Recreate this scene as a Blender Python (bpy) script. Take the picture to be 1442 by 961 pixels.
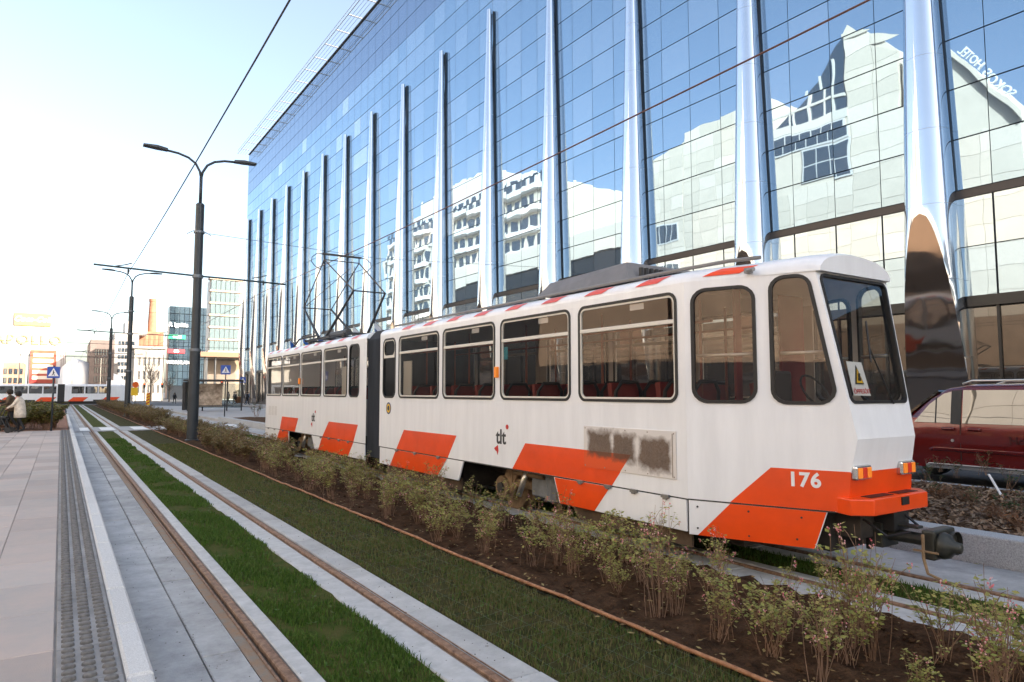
import bpy, bmesh, math, random
from math import sin, cos, pi, radians, sqrt, atan2
from mathutils import Vector, Matrix
R = random.Random(7)
for o in list(bpy.data.objects): bpy.data.objects.remove(o)
S = bpy.context.scene; COL = S.collection

# ------------------------------------------------------------ camera, sky, sun
H = 1.77                                   # eye height over the rails
PITCH, YAW, F = math.atan(72.0/961), radians(33.3818), 961.0
cam = bpy.data.objects.new('camera', bpy.data.cameras.new('camera')); COL.objects.link(cam)
cam.data.sensor_width = 36; cam.data.lens = 36*F/1442; cam.data.clip_start = .05; cam.data.clip_end = 6000
FW = Vector((sin(YAW)*cos(PITCH), cos(YAW)*cos(PITCH), sin(PITCH))); RT = Vector((cos(YAW), -sin(YAW), 0)); UP = RT.cross(FW)
cam.matrix_world = Matrix(((RT.x, UP.x, -FW.x, 0), (RT.y, UP.y, -FW.y, 0), (RT.z, UP.z, -FW.z, H), (0, 0, 0, 1)))
S.camera = cam
SUN_EL, SUN_AZ = radians(24), atan2(0.62, -0.78)        # azimuth clockwise from +Y
w = bpy.data.worlds.new('World'); S.world = w; w.use_nodes = True
nt = w.node_tree; bg = nt.nodes['Background']
sky = nt.nodes.new('ShaderNodeTexSky'); sky.sky_type = 'NISHITA'; sky.sun_disc = False
sky.sun_elevation = SUN_EL; sky.sun_rotation = SUN_AZ; sky.air_density = 1.0; sky.dust_density = 3.0; sky.ozone_density = 1.0
hsv = nt.nodes.new('ShaderNodeHueSaturation'); hsv.inputs['Saturation'].default_value = .82
nt.links.new(sky.outputs[0], hsv.inputs['Color']); nt.links.new(hsv.outputs[0], bg.inputs[0]); bg.inputs[1].default_value = 0.118
sl = bpy.data.lights.new('sun', 'SUN'); sl.energy = 4.8; sl.angle = radians(.6); sl.color = (1, .91, .80)
sun = bpy.data.objects.new('sun', sl); COL.objects.link(sun)
sd = Vector((sin(SUN_AZ)*cos(SUN_EL), cos(SUN_AZ)*cos(SUN_EL), sin(SUN_EL)))
sun.rotation_euler = sd.to_track_quat('Z', 'Y').to_euler(); sun.location = (40, -60, 60)
S.view_settings.view_transform = 'Standard'; S.view_settings.look = 'None'; S.view_settings.gamma = 1
S.view_settings.exposure = 1.98
S.render.engine = 'CYCLES'; S.cycles.max_bounces = 10; S.cycles.transparent_max_bounces = 16; S.cycles.glossy_bounces = 6

def ray(px, py): return FW + RT*((px-721)/F) + UP*((480.5-py)/F)
def gnd(px, py, z=0.0):
    d = ray(px, py); t = (z-H)/d.z; return Vector((d.x*t, d.y*t, z))
def onY(px, py, Y):
    d = ray(px, py); t = Y/d.y; return Vector((d.x*t, Y, H+d.z*t))

# ------------------------------------------------------------ materials
MATS = {}
def mat(name, col, rough=.6, metal=0., var=0., scale=4., bump=0., bscale=40., spec=.5, island=0., col2=None, detail=5, nrough=.65, coat=0., trans=0., bdist=.01, stretch=None):
    if name in MATS: return MATS[name]
    m = bpy.data.materials.new(name); m.use_nodes = True; n = m.node_tree.nodes; L = m.node_tree.links
    p = n['Principled BSDF']; p.inputs['Base Color'].default_value = (*col, 1); p.inputs['Roughness'].default_value = rough
    p.inputs['Metallic'].default_value = metal; p.inputs['Specular IOR Level'].default_value = spec; p.inputs['Coat Weight'].default_value = coat
    geo = n.new('ShaderNodeNewGeometry'); pos = geo.outputs['Position']
    if stretch:
        vm = n.new('ShaderNodeVectorMath'); vm.operation = 'MULTIPLY'; vm.inputs[1].default_value = stretch
        L.new(pos, vm.inputs[0]); pos = vm.outputs[0]
    c = None
    if var or col2:
        t = n.new('ShaderNodeTexNoise'); t.inputs['Scale'].default_value = scale; t.inputs['Detail'].default_value = detail; t.inputs['Roughness'].default_value = nrough
        L.new(pos, t.inputs['Vector'])
        r = n.new('ShaderNodeValToRGB'); e = r.color_ramp.elements
        e[0].position = .33; e[1].position = .67
        a = tuple(x*(1-var) for x in col); b = col2 if col2 else tuple(min(1, x*(1+var)) for x in col)
        e[0].color = (*a, 1); e[1].color = (*b, 1)
        L.new(t.outputs[0], r.inputs[0]); c = r.outputs[0]
    if island:
        mx = n.new('ShaderNodeMixRGB'); mx.blend_type = 'MULTIPLY'; mx.inputs[0].default_value = 1
        mr = n.new('ShaderNodeMapRange'); mr.inputs['To Min'].default_value = 1-island; mr.inputs['To Max'].default_value = 1+island
        oi = n.new('ShaderNodeObjectInfo'); ad = n.new('ShaderNodeMath'); ad.operation = 'ADD'; fr = n.new('ShaderNodeMath'); fr.operation = 'FRACT'
        L.new(geo.outputs['Random Per Island'], ad.inputs[0]); L.new(oi.outputs['Random'], ad.inputs[1]); L.new(ad.outputs[0], fr.inputs[0])
        L.new(fr.outputs[0], mr.inputs['Value']); L.new(mr.outputs[0], mx.inputs[2])
        if c: L.new(c, mx.inputs[1])
        else: mx.inputs[1].default_value = (*col, 1)
        c = mx.outputs[0]
    if c: L.new(c, p.inputs['Base Color'])
    if bump:
        t2 = n.new('ShaderNodeTexNoise'); t2.inputs['Scale'].default_value = bscale; t2.inputs['Detail'].default_value = 6
        L.new(pos, t2.inputs['Vector'])
        b = n.new('ShaderNodeBump'); b.inputs['Strength'].default_value = bump; b.inputs['Distance'].default_value = bdist
        L.new(t2.outputs[0], b.inputs['Height']); L.new(b.outputs[0], p.inputs['Normal'])
    if trans: p.inputs['Transmission Weight'].default_value = trans
    MATS[name] = m; return m

def leafmat(name, cols, trans=.35):
    m = bpy.data.materials.new(name); m.use_nodes = True; n = m.node_tree.nodes; L = m.node_tree.links
    p = n['Principled BSDF']; p.inputs['Roughness'].default_value = .55; p.inputs['Specular IOR Level'].default_value = .3
    geo = n.new('ShaderNodeNewGeometry'); oi = n.new('ShaderNodeObjectInfo')
    ad = n.new('ShaderNodeMath'); ad.operation = 'ADD'; fr = n.new('ShaderNodeMath'); fr.operation = 'FRACT'
    L.new(geo.outputs['Random Per Island'], ad.inputs[0]); L.new(oi.outputs['Random'], ad.inputs[1]); L.new(ad.outputs[0], fr.inputs[0])
    r = n.new('ShaderNodeValToRGB'); e = r.color_ramp.elements
    while len(e) < len(cols): e.new(.5)
    for i, cc in enumerate(cols): e[i].position = i/(len(cols)-1); e[i].color = (*cc, 1)
    L.new(fr.outputs[0], r.inputs[0]); L.new(r.outputs[0], p.inputs['Base Color'])
    tr = n.new('ShaderNodeBsdfTranslucent'); L.new(r.outputs[0], tr.inputs[0]); mx = n.new('ShaderNodeMixShader'); mx.inputs[0].default_value = trans
    L.new(p.outputs[0], mx.inputs[1]); L.new(tr.outputs[0], mx.inputs[2]); L.new(mx.outputs[0], n['Material Output'].inputs[0])
    MATS[name] = m; return m

def glassmat(name, tint, ior=1.6, rough=.01, gl=(1, 1, 1), base=0.0):
    """thin clear pane: what is behind it shows through its tint, fresnel reflection on top"""
    m = bpy.data.materials.new(name); m.use_nodes = True; n = m.node_tree.nodes; L = m.node_tree.links
    n.remove(n['Principled BSDF'])
    t = n.new('ShaderNodeBsdfTransparent'); t.inputs[0].default_value = (*tint, 1)
    g = n.new('ShaderNodeBsdfGlossy'); g.inputs['Roughness'].default_value = rough; g.inputs[0].default_value = (*gl, 1)
    lw = n.new('ShaderNodeLayerWeight'); lw.inputs[0].default_value = .5; fz = n.new('ShaderNodeMath'); fz.operation = 'POWER'; fz.inputs[1].default_value = 5; L.new(lw.outputs['Facing'], fz.inputs[0]); mx = n.new('ShaderNodeMixShader')
    nz = n.new('ShaderNodeTexNoise'); nz.inputs['Scale'].default_value = .9; geo = n.new('ShaderNodeNewGeometry'); L.new(geo.outputs['Position'], nz.inputs[0])
    b = n.new('ShaderNodeBump'); b.inputs['Distance'].default_value = .004; b.inputs['Strength'].default_value = .5
    L.new(nz.outputs[0], b.inputs['Height']); L.new(b.outputs[0], g.inputs['Normal'])
    mr = n.new('ShaderNodeMapRange'); mr.inputs['To Min'].default_value = base or 2*((ior-1)/(ior+1))**2; L.new(fz.outputs[0], mr.inputs['Value'])
    L.new(mr.outputs[0], mx.inputs[0]); L.new(t.outputs[0], mx.inputs[1]); L.new(g.outputs[0], mx.inputs[2]); L.new(mx.outputs[0], n['Material Output'].inputs[0])
    MATS[name] = m; return m

def mirror(name, tint, back, fac, rough=.012, wav=.004, wscale=.6, wstr=1.0):
    """coated architectural glass or polished metal: tinted mirror over a dark or pale back"""
    m = bpy.data.materials.new(name); m.use_nodes = True; n = m.node_tree.nodes; L = m.node_tree.links
    p = n['Principled BSDF']; p.inputs['Base Color'].default_value = (*back, 1); p.inputs['Roughness'].default_value = .25
    g = n.new('ShaderNodeBsdfGlossy'); g.inputs['Roughness'].default_value = rough; g.inputs[0].default_value = (*tint, 1)
    fz = n.new('ShaderNodeLayerWeight'); fz.inputs[0].default_value = .35
    mr = n.new('ShaderNodeMapRange'); mr.inputs['To Min'].default_value = fac; mr.inputs['To Max'].default_value = 1.0
    L.new(fz.outputs['Fresnel'], mr.inputs['Value'])
    mx = n.new('ShaderNodeMixShader'); L.new(mr.outputs[0], mx.inputs[0]); L.new(p.outputs[0], mx.inputs[1]); L.new(g.outputs[0], mx.inputs[2])
    if wav:
        geo = n.new('ShaderNodeNewGeometry'); nz = n.new('ShaderNodeTexNoise'); nz.inputs['Scale'].default_value = wscale; nz.inputs['Detail'].default_value = 1
        L.new(geo.outputs['Position'], nz.inputs[0])
        b = n.new('ShaderNodeBump'); b.inputs['Distance'].default_value = wav; b.inputs['Strength'].default_value = wstr
        L.new(nz.outputs[0], b.inputs['Height']); L.new(b.outputs[0], g.inputs['Normal'])
    L.new(mx.outputs[0], n['Material Output'].inputs[0]); MATS[name] = m; return m

def emit(name, col, s):
    m = bpy.data.materials.new(name); m.use_nodes = True; p = m.node_tree.nodes['Principled BSDF']
    p.inputs['Base Color'].default_value = (*col, 1); p.inputs['Emission Color'].default_value = (*col, 1); p.inputs['Emission Strength'].default_value = s
    MATS[name] = m; return m

WHITE = mat('tram_white', (.84, .845, .85), .28, var=.05, scale=2.2, bump=.2, bscale=2.2, bdist=.008, coat=.25, stretch=(2.5, 2.5, .35), detail=8)
ORANGE = mat('tram_orange', (.82, .072, .005), .3, var=.08, scale=2.5, bump=.12, bscale=2.2, bdist=.006, coat=.25)
BLACK = mat('rubber_black', (.012, .012, .012), .5)
DARK = mat('dark_steel', (.03, .03, .03), .5, var=.3)
POLE = mat('pole_anthracite', (.035, .042, .048), .42, metal=.2, var=.12, scale=3)
ALU = mat('aluminium', (.62, .60, .56), .32, metal=.7)
CREAMF = mat('window_frame_cream', (.70, .66, .58), .4)
TAN = mat('bogie_tan', (.20, .13, .07), .75, var=.35, scale=9, bump=.4)
GREYM = mat('motor_grey', (.16, .17, .18), .5, var=.25, scale=8)
RUST = mat('rail_rust', (.20, .095, .05), .7, var=.45, scale=16, bump=.7, bscale=120, col2=(.33, .20, .125), detail=10)
CONC = mat('concrete_light', (.40, .40, .39), .85, nrough=.78, var=.22, scale=2.5, bump=.5, bscale=130, island=.10, detail=14)
CONCG = mat('concrete_grey', (.36, .36, .355), .8, nrough=.78, var=.36, scale=1.3, bump=.5, bscale=110, island=.13, detail=14)
SMOOTH = mat('concrete_smooth', (.44, .44, .43), .8, var=.15, scale=8, bump=.15, bscale=160, island=.06, detail=8)
FILL = mat('sandy_joint_filler', (.33, .29, .24), .95, var=.35, scale=9, bump=.8, bscale=90, col2=(.27, .16, .09))
GRAN = mat('granite_white', (.55, .55, .54), .8, var=.22, scale=120, bump=.4, bscale=200, island=.06)
GRANK = mat('granite_grey', (.36, .37, .38), .8, var=.35, scale=90, bump=.5, bscale=150, island=.1)
PAVE = mat('paving_pink_grey', (.45, .42, .395), .85, nrough=.75, var=.2, scale=1.2, bump=.4, bscale=160, island=.14, col2=(.46, .375, .33), detail=12)
TACT = mat('tactile_grey', (.25, .242, .235), .8, var=.2, scale=3, bump=.3, bscale=160, island=.13)
ASPH = mat('asphalt', (.055, .057, .062), .85, var=.25, scale=3, bump=.4, bscale=120)
SIDEW = mat('pavement_pale', (.40, .385, .37), .85, var=.14, scale=.8, bump=.2, bscale=60, island=.06)
SOIL = mat('soil_brown', (.065, .036, .020), .95, var=.5, scale=7, bump=1., bscale=28, bdist=.05, spec=.08)
TURF = mat('turf_soil', (.062, .075, .022), .95, var=.5, scale=5, bump=1., bscale=70, col2=(.08, .065, .028), bdist=.02, spec=.08)
TURFG = mat('turf_green', (.055, .11, .014), .95, var=.4, scale=6, bump=1., bscale=90, col2=(.095, .085, .028), bdist=.02, spec=.08)
MULCH = mat('mulch_base', (.10, .06, .035), .95, var=.5, scale=14, bump=1., bscale=40, bdist=.03, spec=.08)
RED = mat('sign_red', (.55, .02, .015), .45); BLUE = mat('sign_blue', (.015, .07, .36), .45); YEL = mat('sign_yellow', (.8, .5, .02), .5)
PAPER = mat('white_paint', (.80, .80, .80), .5); PAINT = mat('road_paint_white', (.72, .72, .70), .7, var=.12, scale=9)
SKIN = mat('skin', (.48, .28, .19), .55); HAIR = mat('hair_dark', (.02, .014, .01), .6)

# ------------------------------------------------------------ mesh builder
OFF = {}
class MB:
    def __init__(s): s.v = []; s.f = []; s.m = []
    def face(s, pts, mi=0):
        b = len(s.v); s.v += [tuple(p) for p in pts]; s.f.append(tuple(range(b, b+len(pts)))); s.m.append(mi)
    def raw(s, vs, fs, mi=0):
        b = len(s.v); s.v += [tuple(p) for p in vs]; s.f += [tuple(b+i for i in f) for f in fs]; s.m += [mi]*len(fs)
    def box(s, c, d, M=None, mi=0):
        x, y, z = d[0]/2, d[1]/2, d[2]/2; c = Vector(c); vs = []
        for q in ((-x,-y,-z),(x,-y,-z),(x,y,-z),(-x,y,-z),(-x,-y,z),(x,-y,z),(x,y,z),(-x,y,z)):
            q = Vector(q); vs.append(c + (M @ q if M else q))
        s.raw(vs, ((0,3,2,1),(4,5,6,7),(0,1,5,4),(1,2,6,5),(2,3,7,6),(3,0,4,7)), mi); return s
    def bb(s, x0, x1, y0, y1, z0, z1, mi=0): return s.box(((x0+x1)/2, (y0+y1)/2, (z0+z1)/2), (abs(x1-x0), abs(y1-y0), abs(z1-z0)), None, mi)
    def cyl(s, p, q, r, r2=None, n=10, mi=0, cap=True):
        p, q = Vector(p), Vector(q); r2 = r if r2 is None else r2; d = (q-p).normalized()
        a = d.orthogonal().normalized(); b = d.cross(a); vs = []
        for k in range(n):
            t = 2*pi*k/n; e = a*cos(t)+b*sin(t); vs += [p+e*r, q+e*r2]
        fs = [(2*k, 2*((k+1) % n), 2*((k+1) % n)+1, 2*k+1) for k in range(n)]
        if cap: fs += [tuple(2*k for k in range(n-1, -1, -1)), tuple(2*k+1 for k in range(n))]
        s.raw(vs, fs, mi); return s
    def tube(s, path, r, n=6, mi=0):
        P = [Vector(p) for p in path]; rs = r if isinstance(r, (list, tuple)) else [r]*len(P); vs = []; fs = []
        d0 = (P[1]-P[0]).normalized(); a = d0.orthogonal().normalized()
        for i, p in enumerate(P):
            d = (P[min(i+1, len(P)-1)]-P[max(i-1, 0)]).normalized(); a = (a-d*a.dot(d)).normalized(); b = d.cross(a)
            for k in range(n): t = 2*pi*k/n; vs.append(p+(a*cos(t)+b*sin(t))*rs[i])
        for i in range(len(P)-1):
            for k in range(n): k2 = (k+1) % n; fs.append((i*n+k, i*n+k2, i*n+n+k2, i*n+n+k))
        fs += [tuple(range(n-1, -1, -1)), tuple(range((len(P)-1)*n, len(P)*n))]
        s.raw(vs, fs, mi); return s
    def lathe(s, prof, n=16, c=(0,0,0), mi=0):
        vs = []; fs = []; m = len(prof)
        for (r, z) in prof:
            for k in range(n): t = 2*pi*k/n; vs.append((c[0]+r*cos(t), c[1]+r*sin(t), c[2]+z))
        for i in range(m-1):
            for k in range(n): k2 = (k+1) % n; fs.append((i*n+k, i*n+k2, i*n+n+k2, i*n+n+k))
        fs += [tuple(range(n-1, -1, -1)), tuple(range((m-1)*n, m*n))]
        s.raw(vs, fs, mi); return s
    def prism(s, pts, off, mi=0):
        n = len(pts); P = [Vector(p) for p in pts]; o = Vector(off)
        s.raw(P+[p+o for p in P], [tuple(range(n-1, -1, -1)), tuple(range(n, 2*n))]+[(i, (i+1) % n, n+(i+1) % n, n+i) for i in range(n)], mi); return s
    def loft(s, rings, mi=0, closed=True, caps=True):
        n = len(rings[0]); vs = [p for r in rings for p in r]; fs = []
        for i in range(len(rings)-1):
            for k in range(n if closed else n-1): k2 = (k+1) % n; fs.append((i*n+k, i*n+k2, i*n+n+k2, i*n+n+k))
        if caps: fs += [tuple(range(n-1, -1, -1)), tuple(range((len(rings)-1)*n, len(rings)*n))]
        s.raw(vs, fs, mi); return s
    def mesh(s, name, mats, off=(0,0,0), smooth=False):
        me = bpy.data.meshes.new(name); me.from_pydata([(v[0]-off[0], v[1]-off[1], v[2]-off[2]) for v in s.v], [], s.f)
        for m in (mats if isinstance(mats, (list, tuple)) else [mats]): me.materials.append(m)
        if any(s.m): me.polygons.foreach_set('material_index', s.m)
        bm = bmesh.new(); bm.from_mesh(me); bmesh.ops.recalc_face_normals(bm, faces=bm.faces); bm.to_mesh(me); bm.free()
        if smooth: me.polygons.foreach_set('use_smooth', [True]*len(me.polygons))
        me.update(); return me
    def build(s, name, mats, parent=None, smooth=False, bevel=0, seg=2, ang=None):
        off = OFF.get(parent.name, (0,0,0)) if parent else (0,0,0)
        o = link(name, s.mesh(name, mats, off, smooth or ang is not None), parent)
        OFF[o.name] = off
        if ang is not None: sharp(o, ang)
        if bevel:
            b = o.modifiers.new('bevel', 'BEVEL'); b.width = bevel; b.segments = seg; b.limit_method = 'ANGLE'; b.angle_limit = radians(35)
        return o
def sharp(o, ang):
    bm = bmesh.new(); bm.from_mesh(o.data); bmesh.ops.remove_doubles(bm, verts=bm.verts, dist=.0005)
    for e in bm.edges:
        e.smooth = not (len(e.link_faces) != 2 or e.calc_face_angle(9) > radians(ang))
    bm.to_mesh(o.data); bm.free()
def link(name, data, parent=None):
    o = bpy.data.objects.new(name, data); COL.objects.link(o)
    if parent: o.parent = parent
    return o
def tag(o, label=None, cat=None, group=None, kind=None):
    for k, v in (('label', label), ('category', cat), ('group', group), ('kind', kind)):
        if v: o[k] = v
    return o
def thing(name, label, cat, loc=(0,0,0), rz=0, group=None, world=False):
    o = link(name, None); o.location = loc; o.rotation_euler = (0, 0, rz); o.empty_display_size = .2
    OFF[o.name] = tuple(loc) if world else (0,0,0)
    return tag(o, label, cat, group)
def struct(o): o['kind'] = 'structure'; return o
def copy_tree(o, parent=None):
    c = o.copy(); COL.objects.link(c); c.parent = parent
    for ch in list(o.children): copy_tree(ch, c)
    return c
def text_mesh(txt, size, depth=.004, shear=0, bold=0, spacing=1):
    cu = bpy.data.curves.new('t', 'FONT'); cu.body = txt; cu.size = size; cu.extrude = depth; cu.shear = shear; cu.offset = bold; cu.space_character = spacing
    cu.align_x = 'CENTER'; cu.align_y = 'CENTER'; cu.resolution_u = 4
    o = bpy.data.objects.new('t', cu); COL.objects.link(o); dg = bpy.context.evaluated_depsgraph_get(); dg.update()
    me = bpy.data.meshes.new_from_object(o.evaluated_get(dg)); bpy.data.objects.remove(o); return me
def text(name, txt, size, origin, right, up, m, parent=None, **k):
    me = text_mesh(txt, size, **k); r = Vector(right).normalized(); u = Vector(up).normalized(); n = r.cross(u)
    off = Vector(OFF.get(parent.name, (0,0,0)) if parent else (0,0,0)); O = Vector(origin)-off
    me.transform(Matrix(((r.x, u.x, n.x, O.x), (r.y, u.y, n.y, O.y), (r.z, u.z, n.z, O.z), (0,0,0,1))))
    me.materials.clear(); me.materials.append(m); o = link(name, me, parent); OFF[o.name] = tuple(off); return o

# ------------------------------------------------------------ ground, tracks, platform
g = MB(); g.face([(-1500,-1500,-.06), (1500,-1500,-.06), (1500,2500,-.06), (-1500,2500,-.06)]); ground = struct(g.build('ground', ASPH))
ZP = .20
def slabs(parent, name, m, x0, x1, y0, y1, ln, top, gap=.008, th=.12, jit=.003, bev=.006, stagger=0, wjit=0):
    """a row of single slabs along the track; equal slabs share one mesh"""
    me = {}
    y = y0+stagger
    cells = ([(y0, y)] if stagger else [])
    while y < y1-.01: cells.append((y, min(y+ln, y1))); y += ln
    for a, b in cells:
        L = round(b-a-gap, 3)
        if L < .03: continue
        if L not in me:
            k = MB(); hw = (x1-x0-gap)/2; c = bev
            lo = [(-hw,-L/2,-th), (hw,-L/2,-th), (hw,L/2,-th), (-hw,L/2,-th)]
            mid = [(p[0], p[1], -c) for p in lo]
            up = [(p[0]-math.copysign(c, p[0]), p[1]-math.copysign(c, p[1]), 0) for p in lo]
            k.loft([lo, mid, up]); me[L] = k.mesh(name, m)
        o = link(name, me[L], parent); o.location = ((x0+x1)/2, (a+b)/2, top+R.uniform(-jit, jit))
        o.rotation_euler = (R.uniform(-.0015, .0015), R.uniform(-.002, .002), 0)
plat_m = MB(); plat_m.bb(-40, .50, -6, 33.9, -.3, ZP-.010); platform = struct(plat_m.build('platform', mat('mortar_grey', (.22, .20, .18), .95, var=.2)))
XJ = [.030, -.42, -.87, -1.32, -1.77, -2.22, -2.67]
for i in range(len(XJ)-1):
    slabs(platform, 'paving_slab', PAVE, XJ[i+1], XJ[i], 2.4, 33.9, .9, ZP, stagger=(.45 if i % 2 else .02), jit=.0015, gap=.006)
pm = MB(); pm.bb(-40, -2.68, -6, 33.88, -.2, ZP-.002); pm.bb(-2.66, .36, -6, 2.38, -.2, ZP-.002); pm.build('outer_paving', PAVE, platform)
# tactile slabs: each slab with its three files of domes
tm = MB(); tw, tl = .325, .30
tm.loft([[(-.157,-.146,-.08), (.157,-.146,-.08), (.157,.146,-.08), (-.157,.146,-.08)], [(-.157,-.146,-.004), (.157,-.146,-.004), (.157,.146,-.004), (-.157,.146,-.004)], [(-.153,-.142,0), (.153,-.142,0), (.153,.142,0), (-.153,.142,0)]])
for i in range(3):
    for j in range(3):
        cx, cy = -.098+.098*i, -.098+.098*j
        rings = []
        for rr, zz in ((.036, -.001), (.034, .014), (.027, .020), (.012, .022)):
            rings.append([(cx+rr*cos(2*pi*k/10), cy+rr*.8*sin(2*pi*k/10), zz) for k in range(10)])
        tm.loft(rings, 1)
tme = tm.mesh('tactile_slab', [TACT, mat('tactile_dome', (.13, .125, .12), .75, var=.3, scale=30)])
y = 3.0
while y < 33.7:
    o = link('tactile_slab', tme, platform); o.location = (.035+.1625, y+.15, ZP+R.uniform(-.002, .002)); y += .30
slabs(platform, 'kerb_stone', GRAN, .362, .502, 2.4, 62, 1.0, ZP+.012, th=.34, bev=.016, gap=.006)
# the left track
bed = MB(); bed.bb(.50, 8.02, -6, 118, -.25, -.035); trackbed = struct(bed.build('track_bed', mat('bed_soil', (.09, .075, .055), .95, var=.4, scale=8, bump=1, bscale=60)))
slabs(trackbed, 'concrete_slab', CONCG, .505, .86, 1.5, 112, 2.2, -.008, stagger=.8)
slabs(trackbed, 'concrete_slab', CONCG, .862, 1.115, 1.5, 112, 1.1, -.010, stagger=.3, jit=.005)
slabs(trackbed, 'edge_slab', SMOOTH, 1.305, 1.435, 1.5, 112, 3.1, .006, stagger=1.0, bev=.008)
slabs(trackbed, 'edge_slab', SMOOTH, 2.05, 2.27, 1.5, 112, 3.1, .004, stagger=2.2, bev=.008)
slabs(trackbed, 'edge_slab', CONC, 2.385, 2.63, 1.5, 112, 1.55, .002, stagger=.6, bev=.012, jit=.004)
# tram track slabs
slabs(trackbed, 'edge_slab', SMOOTH, 5.52, 5.86, -3, 112, 3.1, .004, stagger=1.4, bev=.008)
slabs(trackbed, 'edge_slab', SMOOTH, 5.99, 6.13, -3, 112, 3.1, .004, stagger=.4, bev=.008)
slabs(trackbed, 'edge_slab', SMOOTH, 6.62, 6.87, -3, 112, 3.1, .004, stagger=1.9, bev=.008)
slabs(trackbed, 'concrete_slab', CONCG, 7.05, 7.50, -3, 112, 1.1, -.006, stagger=.5)
slabs(trackbed, 'concrete_slab', CONCG, 7.505, 8.02, -3, 112, 2.2, -.008, stagger=1.1)
def rail(xc, flip, label):
    t = thing('rail', label, 'rail', (xc, 50, 0), 0, 'grooved rails of the two tracks', world=True)
    s = -1 if flip else 1
    m = MB(); L0, L1 = -6, 118
    prof = [(-.035,-.09), (.035,-.09), (.035,-.012), (.030,-.002), (.012,.003), (-.022,.002), (-.030,-.006), (-.030,-.05)]
    m.loft([[(xc+p[0], yy, p[1]+.006) for p in prof] for yy in (L0, L1)]); m.build('rail_head', RUST, t)
    m = MB(); m.bb(xc+s*-.075, xc+s*-.06, L0, L1, -.08, -.004); m.build('guard_lip', RUST, t)
    m = MB(); m.bb(xc+s*-.058, xc+s*-.036, L0, L1, -.08, -.045); m.build('groove', mat('groove_dirt', (.035, .025, .018), .95), t)
    return t
rail(1.265, False, 'rusty grooved rail beside the grey concrete slabs and platform kerb')
rail(2.332, True, 'rusty grooved rail between the two grass strips of the empty track')
rail(5.93, False, 'rail under the tram beside the planted shrub bed')
rail(6.96, True, 'rail under the tram beside the tall granite kerb')
fl = MB()
for a, b in ((1.117, 1.19), (2.273, 2.295), (2.37, 2.383), (1.300, 1.303), (5.862, 5.895), (5.967, 5.988), (6.872, 6.92), (7.0, 7.046)): fl.bb(a, b, -6, 118, -.1, -.016)
fl.build('joint_filler', FILL, trackbed)
def strip(x0, x1, y0, y1, z, m, name, amp=.012, step=.25):
    b = MB(); nx = max(2, int((x1-x0)/.12)); yy = [y0]
    while yy[-1] < y1: yy.append(min(y1, yy[-1]+max(step, (yy[-1]-2)*.02)))
    vs = [(x0+(x1-x0)*i/nx, y, z+R.uniform(-amp, amp)) for y in yy for i in range(nx+1)]
    fs = [(j*(nx+1)+i, j*(nx+1)+i+1, (j+1)*(nx+1)+i+1, (j+1)*(nx+1)+i) for j in range(len(yy)-1) for i in range(nx)]
    b.raw(vs, fs); return b.build(name, m, trackbed, smooth=True)
strip(1.425, 2.06, 1.5, 112, -.006, TURFG, 'turf'); strip(2.62, 3.62, 1.5, 112, -.008, TURF, 'turf'); strip(6.12, 6.63, -3, 112, -.006, TURFG, 'turf')
strip(3.61, 5.53, -3, 112, .012, SOIL, 'soil', amp=.03, step=.13)
# crossing over the tracks
cr = MB()
for a, b in ((.505, 1.19), (1.303, 2.29), (2.372, 5.89), (5.97, 6.91), (7.0, 8.2)): cr.bb(a, b, 36.2, 40.4, -.1, .016)
crossing = struct(cr.build('crossing', mat('crossing_concrete', (.33, .33, .33), .85, var=.15, scale=2)))
pt = MB()
for a, b in ((.80, 1.16), (1.62, 2.20), (2.95, 3.55), (4.2, 4.8), (5.35, 5.84), (6.2, 6.75), (7.4, 7.95)): pt.bb(a, b, 36.8, 39.8, .018, .021)
pt.build('painted_block', PAINT, crossing)
# rusty steel edging of the bed
ed = MB(); P = [(3.62+.012*sin(y*1.7)+R.uniform(-.006, .006), y, .035+R.uniform(-.006, .006)) for y in [1.4+.22*i for i in range(60)]+[15+2*i for i in range(48)]]
ed.tube(P, .016, 6); tag(ed.build('steel_edging', mat('rust_edging', (.34, .13, .05), .7, var=.4, scale=16, bump=.5, col2=(.42, .21, .10)), smooth=True), 'thin rusty edging between brown turf and shrub bed', 'edging')
# netting over the brown turf
nm = MB()
for i in range(6):
    x = 2.68+.18*i; nm.tube([(x+.02*sin(y*2+i), y, .016+.008*sin(y*5+i*2)) for y in [1.6+.3*k for k in range(45)]], .0008, 3)
for k in range(70):
    y = 1.7+.2*k; nm.tube([(2.64+.12*i, y+.03*sin(i+k)+.02*i, .016+.008*sin(i*2+k)) for i in range(9)], .0008, 3)
n_ = nm.build('turf_netting', mat('net_green', (.10, .14, .09), .6)); tag(n_, 'pale green erosion netting spread over the brown turf strip', 'netting', kind='stuff')
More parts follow.
